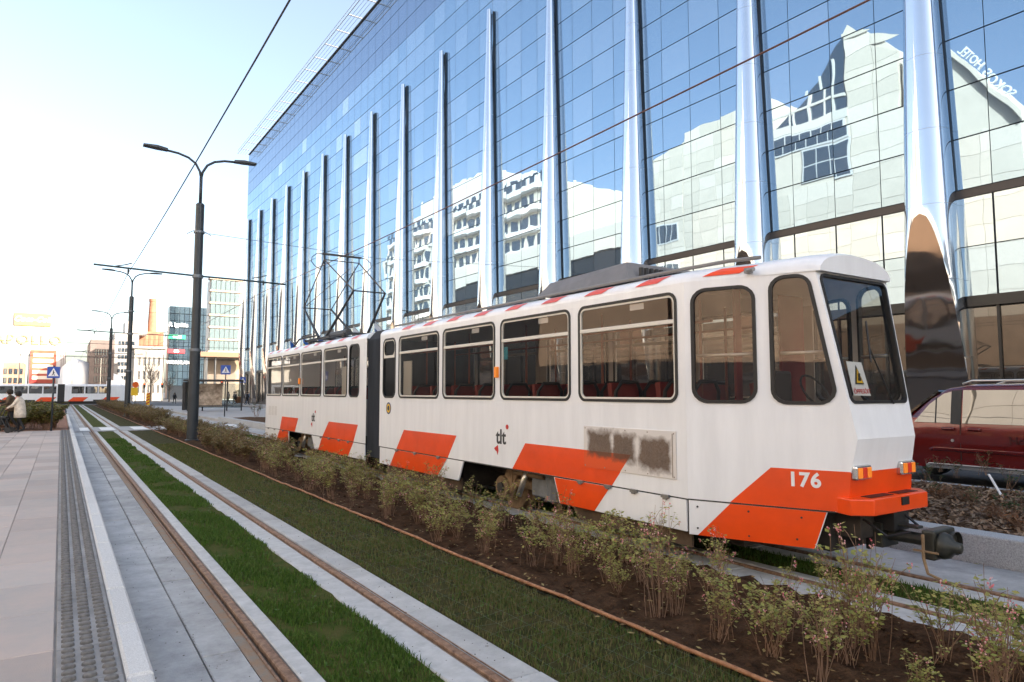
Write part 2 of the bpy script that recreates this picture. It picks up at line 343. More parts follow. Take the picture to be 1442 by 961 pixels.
# grass blades
def blades(name, x0, x1, y0, y1, n, hgt, m, label, patch=None, power=1.6):
    vs = []; fs = []
    for i in range(n):
        u = R.random()**power; y = y0+(y1-y0)*u; x = R.uniform(x0, x1)
        if patch and patch(x, y) < R.random(): continue
        a = R.uniform(0, 2*pi); hh = hgt*R.uniform(.4, 1.2)*(1+.25*u); wd = .0035*(1+2.2*u); l = R.uniform(.2, .9)*hh
        dx, dy = cos(a)*wd, sin(a)*wd; b = R.uniform(0, 2*pi); lx, ly = cos(b)*l, sin(b)*l; k = len(vs)
        vs += [(x-dx, y-dy, -.012), (x+dx, y+dy, -.012), (x+dx*.7+lx*.4, y+dy*.7+ly*.4, hh*.6), (x-dx*.7+lx*.4, y-dy*.7+ly*.4, hh*.6), (x+lx, y+ly, hh)]
        fs += [(k, k+1, k+2, k+3), (k+3, k+2, k+4)]
    b = MB(); b.raw(vs, fs); o = b.build(name, m); return tag(o, label, 'grass', kind='stuff')
GR = leafmat('grass_blades', [(.035, .085, .009), (.055, .125, .014), (.085, .14, .025), (.045, .07, .015)], .3)
GB = leafmat('dry_blades', [(.065, .09, .022), (.15, .12, .05), (.055, .12, .02), (.17, .13, .06)], .3)
def pn(x, y):
    from mathutils import noise
    return max(0, min(1, .55+1.5*noise.noise(Vector((x*2.2, y*1.1, 3))))) * (0.12 if noise.noise(Vector((x*1.5+9, y*.8, 1))) > .18 else 1)
def pb(x, y):
    from mathutils import noise
    return max(.12, min(1, .36+1.1*noise.noise(Vector((x*2.6, y*1.4, 7)))))
blades('grass_strip', 1.43, 2.058, 2.6, 30, 62000, .036, GR, 'green grass growing between the rails of the empty track', pn)
blades('grass_strip', 2.62, 3.61, 2.3, 26, 100000, .034, GB, 'sparse brownish turf between the empty track and the edging', pb)
blades('grass_strip', 6.14, 6.61, .5, 36, 16000, .05, GR, 'green grass growing between the rails under the tram', None, 1.3)
# weeds: broad leaves in the turf
wv = MB()
for i in range(150):
    y = 2.9+9*R.random()**1.5; x = R.uniform(1.46, 2.02) if R.random() < .6 else R.uniform(2.7, 3.55)
    for k in range(R.randint(3, 6)):
        a = R.uniform(0, 2*pi); l = R.uniform(.012, .035); c = Vector((x, y, .012)); d = Vector((cos(a), sin(a), R.uniform(.1, .7))).normalized()*l; s_ = Vector((-sin(a), cos(a), 0))*l*.28
        wv.face([c, c+d*.5+s_, c+d, c+d*.5-s_])
tag(wv.build('weed_leaves', leafmat('weed', [(.05, .11, .02), (.09, .15, .03), (.12, .14, .05)], .3)), 'small broad weed leaves scattered in the turf strips', 'weeds', kind='stuff')
# grit on the slabs
gm = MB()
for i in range(700):
    y = 2.6+16*R.random()**1.6; u = R.random(); x = R.uniform(.56, 1.11) if u < .45 else R.uniform(1.31, 1.43) if u < .52 else R.uniform(2.4, 2.62) if u < .75 else R.uniform(2.06, 2.26) if u < .85 else .862+R.gauss(0, .012); s_ = R.uniform(.002, .007)
    q = [Vector((x+s_*R.uniform(.6, 1.5)*e[0], y+s_*R.uniform(.6, 1.5)*e[1], .006+s_*R.uniform(.3, .7)*e[2])) for e in ((1,0,0), (-1,0,0), (0,1,0), (0,-1,0), (0,0,1), (0,0,-1))]
    gm.raw(q, ((0,2,4), (2,1,4), (1,3,4), (3,0,4), (2,0,5), (1,2,5), (3,1,5), (0,3,5)))
tag(gm.build('grit', leafmat('grit', [(.04, .035, .03), (.10, .08, .06), (.06, .05, .03), (.20, .16, .10)], .0)), 'dark grit and crumbs lying on the concrete track slabs', 'grit', kind='stuff')
# soil clods in the shrub bed
cm = MB()
for i in range(2600):
    y = .5+14*R.random()**1.4; x = R.uniform(3.64, 5.45); s_ = R.uniform(.008, .03)
    q = [Vector((x+s_*R.uniform(.6, 1.2)*e[0], y+s_*R.uniform(.6, 1.2)*e[1], .012+s_*R.uniform(.4, .9)*e[2])) for e in ((1,0,0), (-1,0,0), (0,1,0), (0,-1,0), (0,0,1), (0,0,-1))]
    cm.raw(q, ((0,2,4), (2,1,4), (1,3,4), (3,0,4), (2,0,5), (1,2,5), (3,1,5), (0,3,5)))
lt = MB()
for i in range(1500):
    y = .8+16*R.random()**1.4; x = R.uniform(3.5, 5.6); a = R.uniform(0, 6.28); l = R.uniform(.012, .03); c = Vector((x, y, .03+R.uniform(0, .02))); d = Vector((cos(a), sin(a), R.uniform(-.3, .3)))*l; e = Vector((-sin(a), cos(a), R.uniform(-.3, .3)))*l*.45
    lt.face([c-d, c+e, c+d, c-e])
tag(lt.build('leaf_litter', leafmat('litter', [(.30, .20, .08), (.18, .11, .05), (.38, .30, .12), (.12, .08, .04)], .2)), 'fallen yellow brown leaves scattered on the shrub bed', 'leaves', kind='stuff')
tag(cm.build('soil_clods', SOIL), 'dark crumbly soil clods under the shrubs', 'soil', kind='stuff')

# ------------------------------------------------------------ raised bed, street and pavement on the far side of the tram
kb = thing('granite_kerb', 'tall grey granite kerb blocks holding the mulch bed behind the tram', 'kerb', (8.2, 18, 0), 0, None)
km = {}
y = -3.2
while y < 44:
    k = MB(); k.bb(-.15, .15, -.745, .745, -.1, .29)
    o = link('kerb_block', km.setdefault('m', k.mesh('kerb_block', GRANK)), kb); o.location = (0, y+.75-18, R.uniform(-.003, .003))
    b = o.modifiers.new('bevel', 'BEVEL'); b.width = .018; b.segments = 2; y += 1.5
mb = MB(); nx, ny = 14, 90
vs = [(8.34+(12.3-8.34)*i/nx, -3.2+47.2*j/ny, .24+.05*sin(i*.9+j*1.3)*.4+R.uniform(-.012, .012)) for j in range(ny+1) for i in range(nx+1)]
mb.raw(vs, [(j*(nx+1)+i, j*(nx+1)+i+1, (j+1)*(nx+1)+i+1, (j+1)*(nx+1)+i) for j in range(ny) for i in range(nx)])
mulch = struct(mb.build('mulch_bed', MULCH, smooth=True))
ch = MB()
for i in range(15000):
    y = -1+13*R.random(); x = R.uniform(8.36, 12.25); l, wd = R.uniform(.015, .05), R.uniform(.008, .02); a = R.uniform(0, pi); t = R.uniform(-.6, .6)
    c = Vector((x, y, .262+R.uniform(-.01, .02))); d = Vector((cos(a)*cos(t), sin(a)*cos(t), sin(t)))*l; e = Vector((-sin(a), cos(a), R.uniform(-.5, .5)))*wd
    ch.face([c-d-e, c+d-e, c+d+e, c-d+e])
tag(ch.build('mulch_chips', leafmat('chips', [(.06, .03, .015), (.17, .10, .05), (.30, .19, .11), (.09, .05, .03), (.38, .26, .16)], .05)), 'brown bark chips covering the raised bed', 'mulch', kind='stuff')
st = MB(); st.bb(12.3, 12.42, -3.2, 44, -.1, .26); struct(st.build('bed_edging', GRANK))
pv = MB(); pv.bb(12.42, 13.9, -6, 44, -.1, .05); struct(pv.build('gutter_strip', mat('paving_dark_grey', (.17, .17, .175), .85, var=.35, scale=6, bump=.4)))
sw = MB(); sw.bb(20.0, 26, -60, 125, -.1, .10); struct(sw.build('facade_pavement', SIDEW))
pp = MB(); pp.prism([(8.06, 40.5, -.1), (12.0, 44.05, -.1), (19.0, 44.05, -.1), (19.0, 70, -.1), (15.5, 82, -.1), (8.06, 96, -.1)], (0, 0, .24)); struct(pp.build('pavement', SIDEW))
bd = MB(); bd.bb(-30, .34, 34, 100, -.1, .16); struct(bd.build('left_bed', mat('red_gravel', (.26, .13, .08), .95, var=.4, scale=9, bump=.6)))
cz = MB()
for i in range(12): cz.bb(9+2.4*i, 10.2+2.4*i, 97, 100, -.05, -.052+.012)
cw = struct(cz.build('road_marking', PAINT))

# ------------------------------------------------------------ the tram
XC, HW = 6.42, 1.10
YT = 4.85                                    # where the nose starts to taper
def half(y): return HW if y >= YT else HW-(YT-y)*.58/1.39
def yfront(z):
    pr = ((.30, 3.62), (.70, 3.50), (1.05, 3.47), (1.35, 3.41), (1.64, 3.46), (2.96, 3.70), (3.2, 3.74))
    for (a, ya), (b, yb) in zip(pr, pr[1:]):
        if z <= b: return ya+(yb-ya)*max(0, (z-a))/(b-a)
    return pr[-1][1]
tram = thing('tram', 'white and orange articulated tram standing beside the shrub bed', 'tram', (XC, 12.6, 0), 0, None, world=True)
TGLASS = glassmat('tram_glass', (.72, .69, .65), 1.45, base=.10)
def S3(y, z, sg, out=0.0):
    """point on the tram side: sg -1 is the side towards the platform; out pushes along the outward normal"""
    hw = half(y); nx, ny = (1, 0) if y >= YT-.001 else (.923, -.385)
    return (XC+sg*(hw+out*nx), y+out*ny, z)
def inset(poly, d):
    n = len(poly); out = []
    for i in range(n):
        a, b, c = Vector(poly[i-1]), Vector(poly[i]), Vector(poly[(i+1) % n])
        e1 = (b-a).normalized(); e2 = (c-b).normalized(); n1 = Vector((-e1.y, e1.x)); n2 = Vector((-e2.y, e2.x))
        bis = (n1+n2).normalized(); out.append(b+bis*d/max(.3, bis.dot(n1)))
    return out
def rounded(poly, r, n=5):
    """counter-clockwise 2-d polygon -> corner arcs"""
    arcs = []; m = len(poly)
    for i in range(m):
        a, b, c = Vector(poly[i-1]), Vector(poly[i]), Vector(poly[(i+1) % m])
        u = (a-b).normalized(); v = (c-b).normalized(); ang = u.angle(v); t = r/math.tan(ang/2)
        p0, p1 = b+u*t, b+v*t; ctr = b+(u+v).normalized()*(r/sin(ang/2))
        arc = []
        for k in range(n+1):
            q = p0.lerp(p1, k/n); arc.append(ctr+(q-ctr).normalized()*r)
        arcs.append(arc)
    return arcs
def ring_cell(mb, outer, hole, r, fn):
    arcs = rounded(hole, r)
    for i, arc in enumerate(arcs):
        for a, b in zip(arc, arc[1:]): mb.face([fn(*a), fn(*b), fn(*outer[i])])
        nx = arcs[(i+1) % len(arcs)]; mb.face([fn(*arc[-1]), fn(*nx[0]), fn(*outer[(i+1) % len(arcs)]), fn(*outer[i])])
def flat(arcs): return [p for a in arcs for p in a]
def frame_ring(poly, r, w, fn, d_out, d_in):
    """a profile ring round an opening: fn(y, z, out)"""
    o = flat(rounded(poly, r)); i = flat(rounded(inset(poly, w), max(.01, r-w))); n = len(o); m = MB()
    V = [fn(*p, d_in) for p in o]+[fn(*p, d_out) for p in o]+[fn(*p, d_out) for p in i]+[fn(*p, d_in) for p in i]
    m.raw(V, [(a*n+k, a*n+(k+1) % n, ((a+1) % 4)*n+(k+1) % n, ((a+1) % 4)*n+k) for a in range(4) for k in range(n)]); return m
ZB, ZW0, ZW1, ZT = .70, 1.665, 2.815, 2.90
def rect(a, b, z0, z1): return [(a, z0), (b, z0), (b, z1), (a, z1)]
def window(sg, hole, r, style, parent):
    fn = lambda y, z, o=0: S3(y, z, sg, o)
    fr = frame_ring(inset(hole, -.006), r+.006, .032, fn, .012, -.03).build('window', BLACK, parent, ang=40)
    gl = MB(); gp = flat(rounded(inset(hole, .02), max(.02, r-.02))); gl.face([fn(y, z, -.012) for y, z in gp]); gl.build('glass_pane', TGLASS, fr)
    ys = [p[0] for p in hole]; a, b = min(ys), max(ys)
    if style == 'slider':
        frame_ring(inset(hole, .026), r-.02, .022, fn, .004, -.02).build('inner_frame', CREAMF, fr, ang=40)
        zb = ZW0+(ZW1-ZW0)*.715
        m = MB(); m.prism([fn(a+.03, zb, .010), fn(b-.03, zb, .010), fn(b-.03, zb+.045, .010), fn(a+.03, zb+.045, .010)], (-sg*.03, 0, 0)); m.build('slider_bar', CREAMF, fr, bevel=.004)
        m = MB(); m.prism([fn(a+.5, zb+.20, -.02), fn(a+.72, zb+.20, -.02), fn(a+.72, zb+.27, -.02), fn(a+.5, zb+.27, -.02)], (-sg*.003, 0, 0)); m.build('sticker', PAPER, fr)
    if style == 'vent':
        zb = ZW0+(ZW1-ZW0)*.67
        hp = [(a+.05, zb+.05), (b-.05, zb+.05), (b-.05, ZW1-.05), (a+.05, ZW1-.05)]
        m = MB(); ring_cell(m, inset(hole, .03)[:0] or [(a+.03, zb), (b-.03, zb), (b-.03, ZW1-.03), (a+.03, ZW1-.03)], hp, .10, lambda y, z: fn(y, z, .005)); m.build('vent_frame', CREAMF, fr)
    return fr
def section(sg, wins, y0, y1, parent):
    """side sheet with window openings; wins: (a, b, style)"""
    m = MB(); fn = lambda y, z: S3(y, z, sg)
    def strip2(z0, z1, ys):
        for a, b in zip(ys, ys[1:]): m.face([fn(a, z0), fn(b, z0), fn(b, z1), fn(a, z1)])
    ys = sorted({y0, y1} | ({YT} if y0 < YT < y1 else set()))
    strip2(ZB, 1.60, ys)
    edges = [y0]+[(a[1]+b[0])/2 for a, b in zip(wins, wins[1:])]+[y1]
    for (a, b, st), e0, e1 in zip(wins, edges, edges[1:]):
        r = .11 if st == 'slider' else .14
        ring_cell(m, rect(e0, e1, 1.60, ZT), rect(a, b, ZW0, ZW1), r, fn)
    sh = m.build('side_panel', WHITE, parent, ang=30)
    for (a, b, st) in wins: window(sg, rect(a, b, ZW0, ZW1), .11 if st == 'slider' else .14, st, parent)
    return sh
WF = [(4.96, 6.57, 'slider'), (6.74, 8.37, 'slider'), (8.53, 10.17, 'slider'), (10.32, 11.96, 'slider'), (12.12, 12.71, 'vent')]
WR = [(14.02, 14.63, 'plain'), (14.76, 16.40, 'slider'), (16.56, 18.29, 'slider'), (18.41, 20.11, 'slider'), (20.20, 21.86, 'slider')]
section(-1, WF, 4.85, 12.88, tram); section(1, WF, 4.85, 12.88, tram)
section(-1, WR, 13.60, 21.95, tram); section(1, WR, 13.60, 21.95, tram)
# tapered nose sides with the door window and the slanted cab window
for sg in (-1, 1):
    m = MB(); fn = lambda y, z: S3(y, z, sg)
    zs = (ZB, 1.05, 1.35, 1.60)
    for z0, z1 in zip(zs, zs[1:]): m.face([fn(yfront(z0), z0), fn(4.85, z0), fn(4.85, z1), fn(yfront(z1), z1)])
    door = rect(4.20, 4.785, ZW0, ZW1); cab = [(3.535, 1.66), (4.075, 1.66), (4.075, 2.875), (3.745, 2.875)]
    ring_cell(m, [(4.137, 1.60), (4.85, 1.60), (4.85, ZT), (4.137, ZT)], door, .14, fn)
    ring_cell(m, [(yfront(1.60), 1.60), (4.137, 1.60), (4.137, 2.93), (yfront(2.93), 2.93)], cab, .13, fn)
    m.build('nose_side', WHITE, tram, ang=25)
    for hole, r in ((door, .14), (cab, .13)):
        fr = window(sg, hole, r, 'plain', tram)
        m = MB(); zz = 2.14; b_ = 4.0 if hole is cab else 4.76
        a_ = 3.66 if hole is cab else 4.22
        m.cyl(S3(a_, zz, sg, -.05), S3(b_, zz, sg, -.05), .017, n=8); m.build('grab_bar', ALU, fr, smooth=True)
# nose front: lower face, windscreen surround, screen
m = MB(); zs = (ZB, .88, 1.05, 1.35, 1.63)
def hf(z): return half(yfront(z))
for i, (z0, z1) in enumerate(zip(zs, zs[1:])):
    m.face([(XC-hf(z0), yfront(z0), z0), (XC+hf(z0), yfront(z0), z0), (XC+hf(z1), yfront(z1), z1), (XC-hf(z1), yfront(z1), z1)], 1 if z1 <= 1.06 else 0)
fz = lambda u, z: (XC+u, yfront(z), z)
hole = [(-hf(1.68)+.045, 1.675), (hf(1.68)-.045, 1.675), (hf(2.86)-.045, 2.87), (-hf(2.86)+.045, 2.87)]
ring_cell(m, [(-hf(1.63), 1.63), (hf(1.63), 1.63), (hf(2.94), 2.94), (-hf(2.94), 2.94)], hole, .07, fz)
m.build('nose_front', [WHITE, ORANGE], tram, ang=12)
f3 = lambda u, z, o=0: (XC+u, yfront(z)-o, z)
ws = frame_ring(inset(hole, -.010), .075, .028, f3, .012, -.03).build('windscreen', BLACK, tram, ang=40)
m = MB(); m.face([f3(u, z, -.01) for u, z in flat(rounded(inset(hole, .02), .05))]); m.build('glass_pane', glassmat('windscreen_glass', (.85, .85, .82), 1.5, base=.10), ws)
m = MB(); m.prism([f3(-.36, 1.74, -.03), f3(-.08, 1.735, -.03), f3(-.12, 2.05, -.03), f3(-.37, 2.055, -.03)], (0, .004, 0)); nt_ = m.build('paper_notice', PAPER, ws)
m = MB(); m.prism([f3(-.305, 1.845, -.022), f3(-.165, 1.842, -.022), f3(-.24, 2.02, -.022)], (0, .003, 0)); m.prism([f3(-.288, 1.855, -.018), f3(-.182, 1.853, -.018), f3(-.239, 1.99, -.018)], (0, .002, 0), 1)
m.cyl(f3(-.235, 1.885, -.016), f3(-.235, 1.885, -.019), .026, n=12, mi=0); m.bb(XC-.25, XC-.22, yfront(1.92)+.012, yfront(1.92)+.015, 1.905, 1.945, 0)
m.build('warning_triangle', [BLACK, YEL], nt_)
text('notice_text', 'ÕPPESÕIT', .062, f3(-.225, 1.775, -.02), (1, 0, 0), (0, .18, 1), RED, nt_, depth=.001)
m = MB(); m.tube([f3(.2, 1.66, .02), f3(.12, 1.85, .02), f3(-.02, 2.2, .02)], .008, 5); m.tube([f3(-.05, 2.05, .024), f3(.02, 2.45, .024)], .009, 5); m.build('wiper', BLACK, ws)
# livery stripes (thin film on the panels)
def decal(poly, sg=-1, out=.004, name='livery_stripe', mt=None):
    m = MB(); m.prism([S3(y, z, sg, out) for y, z in poly], (-sg*-.002 if False else sg*-.003, 0, 0)); return m.build(name, mt or ORANGE, tram)
dz = .695
for sg in (-1, 1):
    decal([(8.06, ZB+.003), (5.99, ZB+.003), (5.66, 1.075), (7.74, 1.075)], sg)
    decal([(12.03, ZB+.003), (9.98, ZB+.003), (9.69, 1.075), (11.70, 1.075)], sg)
    decal([(20.25, ZB+.003), (18.75, ZB+.003), (18.45, 1.075), (20.05, 1.075)], sg)
    decal([(16.40, ZB+.003), (14.30, ZB+.003), (14.05, 1.075), (15.95, 1.075)], sg)
    decal([(yfront(.703), .703), (4.46, .703), (4.10, 1.06), (yfront(1.06), 1.06)], sg)
# skirts below the hinge line
def skirt(poly, cut, sg, name='skirt_panel', hinges=()):
    m = MB(); m.prism([S3(y, z, sg, .0) for y, z in poly], (-sg*.025, 0, 0)); p = m.build(name, WHITE, tram, bevel=.004)
    if cut:
        d = MB(); d.prism([S3(y, z, sg, .004) for y, z in cut], (-sg*.003, 0, 0)); d.build('livery_stripe', ORANGE, p)
    hm = MB()
    for y in hinges:
        q = S3(y, .688, sg, .012); hm.box(q, (.03, .11, .035)); hm.box((q[0]+sg*.01, q[1], q[2]-.008), (.02, .05, .05))
    if hinges: hm.build('hinge', mat('hinge_metal', (.25, .24, .22), .45, metal=.5), p, bevel=.004)
    return p
for sg in (-1, 1):
    skirt([(4.875, .37), (6.98, .37), (7.10, .685), (4.875, .685)], [(6.33, .372), (6.975, .372), (7.095, .683), (6.04, .683)] if 0 else [(6.30, .372), (6.96, .372), (7.08, .683), (6.02, .683)], sg, hinges=(5.15, 5.62, 6.05, 6.55))
    skirt([(9.62, .37), (12.84, .37), (12.84, .685), (9.46, .685)], [(10.34, .372), (12.32, .372), (12.05, .683), (10.01, .683)], sg, hinges=(10.3, 11.2, 12.0))
    skirt([(13.64, .36), (17.02, .36), (17.25, .685), (13.64, .685)], [(14.62, .362), (16.72, .362), (16.42, .683), (14.31, .683)], sg, hinges=(14.6, 15.2, 15.9, 16.5))
    skirt([(19.35, .36), (21.92, .36), (21.92, .685), (19.35, .685)], [(19.36, .362), (20.62, .362), (20.27, .683), (19.36, .683)], sg, hinges=(19.9, 20.8, 21.5))
    # nose skirt
    poly = [(3.76, .35), (4.845, .35), (4.845, .69), (3.655, .69)]
    m = MB(); m.prism([S3(y, z, sg) for y, z in poly], (-sg*.023, .01, 0)); p = m.build('nose_skirt', WHITE, tram, bevel=.004)
    d = MB(); d.prism([S3(y, z, sg, .005) for y, z in [(3.766, .352), (4.76, .352), (4.46, .687), (3.664, .687)]], (-sg*.003, .001, 0)); d.build('livery_stripe', ORANGE, p)
    d = MB()
    for y, z in ((4.76, .63), (4.76, .42), (4.3, .63), (4.3, .40), (3.86, .62), (3.9, .42)): d.cyl(S3(y, z, sg, .003), S3(y, z, sg, .010), .010, n=8)
    d.build('bolt', DARK, p)
    m = MB(); m.prism([S3(y, z, sg, .0015) for y, z in ((4.845, .685), (12.88, .685), (12.88, .702), (4.845, .702))], (-sg*.02, 0, 0)); m.prism([S3(y, z, sg, .0015) for y, z in ((13.6, .685), (21.95, .685), (21.95, .702), (13.6, .702))], (-sg*.02, 0, 0)); m.prism([S3(y, z, sg, .002) for y, z in ((3.60, .688), (4.845, .688), (4.845, .702), (3.60, .702))], (-sg*.02, .008, 0)); m.build('seam_strip', DARK, tram)
# roof
def roof(y0, y1, parent, nose=False, tail=False):
    prof = [(1.0, 2.895), (.995, 2.935), (.97, 2.975), (.92, 3.01), (.80, 3.05), (.55, 3.09), (.25, 3.11), (0, 3.115)]
    full = [(a, z) for a, z in prof]+[(-a, z) for a, z in prof[-2::-1]]
    ys = [y0, y1]
    if nose: ys = [3.64, 3.70, 3.9, 4.3, YT, y1]
    m = MB(); rings = []
    for y in ys:
        dzv = {3.64: -.035, 3.70: -.008}.get(y, 0)
        rings.append([(XC+a*(half(y)+(.012 if nose and y < 4 else 0)), y, z+(dzv if z > 2.96 else 0)+(.008 if nose and y < 4.3 and z > 2.9 else 0)) for a, z in full])
    m.loft(rings, closed=False, caps=False)
    for y, r_ in ((ys[0], rings[0]), (ys[-1], rings[-1])): m.face(r_)
    return m.build('roof', WHITE, parent, ang=40)
rf = roof(3.64, 12.88, tram, nose=True); rr = roof(13.6, 21.95, tram)
def shoulder(y, t, sg):       # t 0 at gutter, 1 up the shoulder
    pr = [(1.0, 2.935), (.97, 2.975), (.92, 3.01)]; a, z = pr[0] if t == 0 else pr[1] if t == 1 else pr[2]
    return (XC+sg*(half(y)*a+.004), y, z+.004)
for sg in (-1, 1):
    y = 4.35
    for k in range(20):
        L = .34; y = 4.33+.90*k
        if y > 12.4 and y < 13.7: continue
        if y > 21.6: break
        m = MB(); sk = .07
        m.face([shoulder(y, 0, sg), shoulder(y+L, 0, sg), shoulder(y+L-sk, 1, sg), shoulder(y-sk, 1, sg)]); m.face([shoulder(y-sk, 1, sg), shoulder(y+L-sk, 1, sg), shoulder(y+L-2*sk, 2, sg), shoulder(y-2*sk, 2, sg)])
        m.build('roof_mark', ORANGE, rf if y < 13 else rr)
    m = MB(); m.tube([(XC+sg*(half(y)*.86), y, 3.075+(.02 if y < 5 else 0)) for y in (4.2, 4.5, 5.2, 6.5, 9, 12.5)], .02, 6); m.build('roof_conduit', mat('conduit_grey', (.22, .21, .20), .6), rf, smooth=True)
# roof boxes
m = MB(); m.loft([[(XC-.86, 5.95, 3.11), (XC+.86, 5.95, 3.11), (XC+.86, 7.80, 3.11), (XC-.86, 7.80, 3.11)], [(XC-.70, 6.12, 3.36), (XC+.70, 6.12, 3.36), (XC+.70, 7.70, 3.31), (XC-.70, 7.70, 3.31)]])
m.build('roof_equipment', mat('roof_box_grey', (.19, .18, .175), .55, var=.12), rf, bevel=.01)
m = MB()
for i in range(16): m.bb(XC-.66+.083*i, XC-.62+.083*i, 5.92, 5.96, 3.13, 3.27)
m.build('grille', DARK, rf)
m = MB(); m.loft([[(XC-.5, 8.9, 3.1), (XC+.5, 8.9, 3.1), (XC+.5, 9.9, 3.1), (XC-.5, 9.9, 3.1)], [(XC-.42, 9.0, 3.2), (XC+.42, 9.0, 3.2), (XC+.42, 9.8, 3.2), (XC-.42, 9.8, 3.2)]]); m.bb(XC-.3, XC+.3, 11.2, 11.9, 3.1, 3.19); m.tube([(XC-.55, 12.3, 3.05), (XC-.55, 12.3, 3.35), (XC-.9, 12.3, 3.37)], .012, 5)
m.build('roof_vent', DARK, rf, bevel=.01)
m = MB(); m.box(S3(4.24, 2.95, -1, .03), (.06, .06, .05)); m.cyl(S3(4.24, 2.95, -1, .05), S3(4.18, 2.95, -1, .10), .022, n=8); m.build('camera_pod', mat('pod_grey', (.25, .25, .25), .5), tram)
# bellows
m = MB(); ny = 14
def oct_(hw, zt, y, zb=.45): return [(XC-hw, y, zb), (XC+hw, y, zb), (XC+hw, y, 2.86), (XC+hw*.85, y, zt), (XC-hw*.85, y, zt), (XC-hw, y, 2.86)]
rings = []
for k in range(2*ny+1):
    y = 12.88+.72*k/(2*ny); d = .06 if k % 2 else -.02
    rings.append(oct_(1.02+d, 2.99+d, y))
m.loft(rings); m.build('bellows', mat('bellows_dark', (.055, .058, .065), .6, var=.35, scale=2, stretch=(1, 1, .2)), tram)
# tail (mostly hidden), floor, bulkheads, underframe
m = MB(); m.loft([[(XC-1.1, 21.95, .5), (XC+1.1, 21.95, .5), (XC+1.1, 21.95, 3.0), (XC-1.1, 21.95, 3.0)], [(XC-.55, 23.25, .5), (XC+.55, 23.25, .5), (XC+.55, 23.05, 2.95), (XC-.55, 23.05, 2.95)]]); m.build('tail', WHITE, tram, bevel=.03)
m = MB(); m.bb(XC-1.07, XC+1.07, 4.9, 12.86, .78, .86); m.bb(XC-1.07, XC+1.07, 13.62, 21.9, .78, .86); m.prism([(XC-.50, 3.56, .78), (XC+.50, 3.56, .78), (XC+1.05, 4.9, .78), (XC-1.05, 4.9, .78)], (0, 0, .08))
m.build('floor', mat('floor_dark', (.05, .045, .04), .7), tram)
m = MB(); m.bb(XC-.70, XC+.70, 4.5, 6.2, .24, .72); m.bb(XC-.42, XC+.42, 3.75, 4.5, .30, .72); m.bb(XC-.88, XC+.88, 9.85, 12.9, .22, .72); m.bb(XC-.8, XC+.8, 13.5, 16.9, .22, .72); m.bb(XC-.8, XC+.8, 19.8, 22.8, .22, .72); m.bb(XC-.35, XC+.35, 3.5, 22, .45, .77)
m.build('underframe_light_block', mat('light_block_dark', (.035, .028, .022), .8, var=.4, scale=5), tram)  # solid dark boxes added under the floor to stop light passing through
m = MB()
for a, b in ((4.9, 6.75), (9.7, 12.7), (13.8, 17.0), (19.5, 21.8)): m.bb(XC-1.0, XC-.97, a, b, .20, .40); m.build('chassis_beam', mat('chassis_brown', (.10, .065, .04), .8, var=.4, scale=4), tram); m = MB()
m = MB(); m.bb(XC-.30, XC+.95, 4.86, 4.89, .86, 1.55); m.bb(XC-.30, XC-.2, 4.855, 4.885, 1.55, 2.9); m.bb(XC+.5, XC+.95, 4.855, 4.885, 1.55, 2.9); m.build('cab_partition', mat('cab_red', (.16, .012, .012), .5), tram)
m = MB(); m.bb(XC-.42, XC+.42, 3.62, 3.95, 1.3, 1.62); m.bb(XC-.2, XC+.25, 4.25, 4.65, 1.05, 1.25); m.bb(XC-.2, XC+.25, 4.55, 4.68, 1.25, 2.0); m.build('driver_desk', mat('cab_dark', (.03, .025, .025), .55), tram, bevel=.03)
m = MB(); m.tube([(XC-.1+.19*cos(a), 4.06+.10*sin(a), 1.78+.16*sin(a)) for a in [2*pi*k/16 for k in range(17)]], .012, 5); m.build('steering_wheel', BLACK, tram)
LIN = mat('ceiling_cream', (.42, .39, .34), .6)
m = MB(); m.bb(XC-1.02, XC+1.02, 4.9, 12.8, 2.82, 2.86); m.bb(XC-1.02, XC+1.02, 13.65, 21.9, 2.82, 2.86); m.build('ceiling', LIN, tram)
m = MB()
for a, b in ((4.9, 12.86), (13.62, 21.9)):
    for sg in (-1, 1): m.bb(XC+sg*1.075, XC+sg*1.06, a, b, .86, 1.62)
m.build('inner_lining', mat('lining_grey', (.30, .28, .26), .6), tram)
# seats
sm = MB(); sm.box((0, 0, .42), (.42, .42, .06)); sm.box((0, -.2, .72), (.42, .07, .60), Matrix.Rotation(radians(-8), 3, 'X')); sm.box((0, .02, .2), (.12, .2, .4))
sb = MB(); sb.tube([(-.2, -.235, .55), (-.2, -.265, .92), (-.12, -.28, 1.03), (.12, -.28, 1.03), (.2, -.265, .92), (.2, -.235, .55)], .024, 6)
sme, sbe = sm.mesh('seat', mat('seat_red', (.20, .02, .015), .55)), sb.mesh('seat_handle', BLACK, smooth=True)
for y in [5.5+.78*i for i in range(9)]+[14.4+.8*i for i in range(9)]:
    for x in ((-.8, .8) if R.random() < .9 else (-.8,)):
        o = link('seat', sme, tram); o.location = (x, y-12.6, .86); q = link('seat_handle', sbe, o)
        if x < 0 and 5 < y < 12:
            o2 = link('seat', sme, tram); o2.location = (x+.46, y-12.6, .86); link('seat_handle', sbe, o2)
m = MB()
for y in (5.3, 7.0, 8.8, 10.6, 12.3, 14.6, 16.8, 19, 21): m.cyl((XC-.35, y, .86), (XC-.35, y, 2.83), .017, n=7); m.cyl((XC+.45, y+.3, .86), (XC+.45, y+.3, 2.83), .017, n=7)
for x in (-.5, .5): m.cyl((XC+x, 5, 2.55), (XC+x, 12.7, 2.55), .016, n=6)
m.build('handrail', mat('handrail_red', (.22, .05, .02), .4), tram)
m = MB()
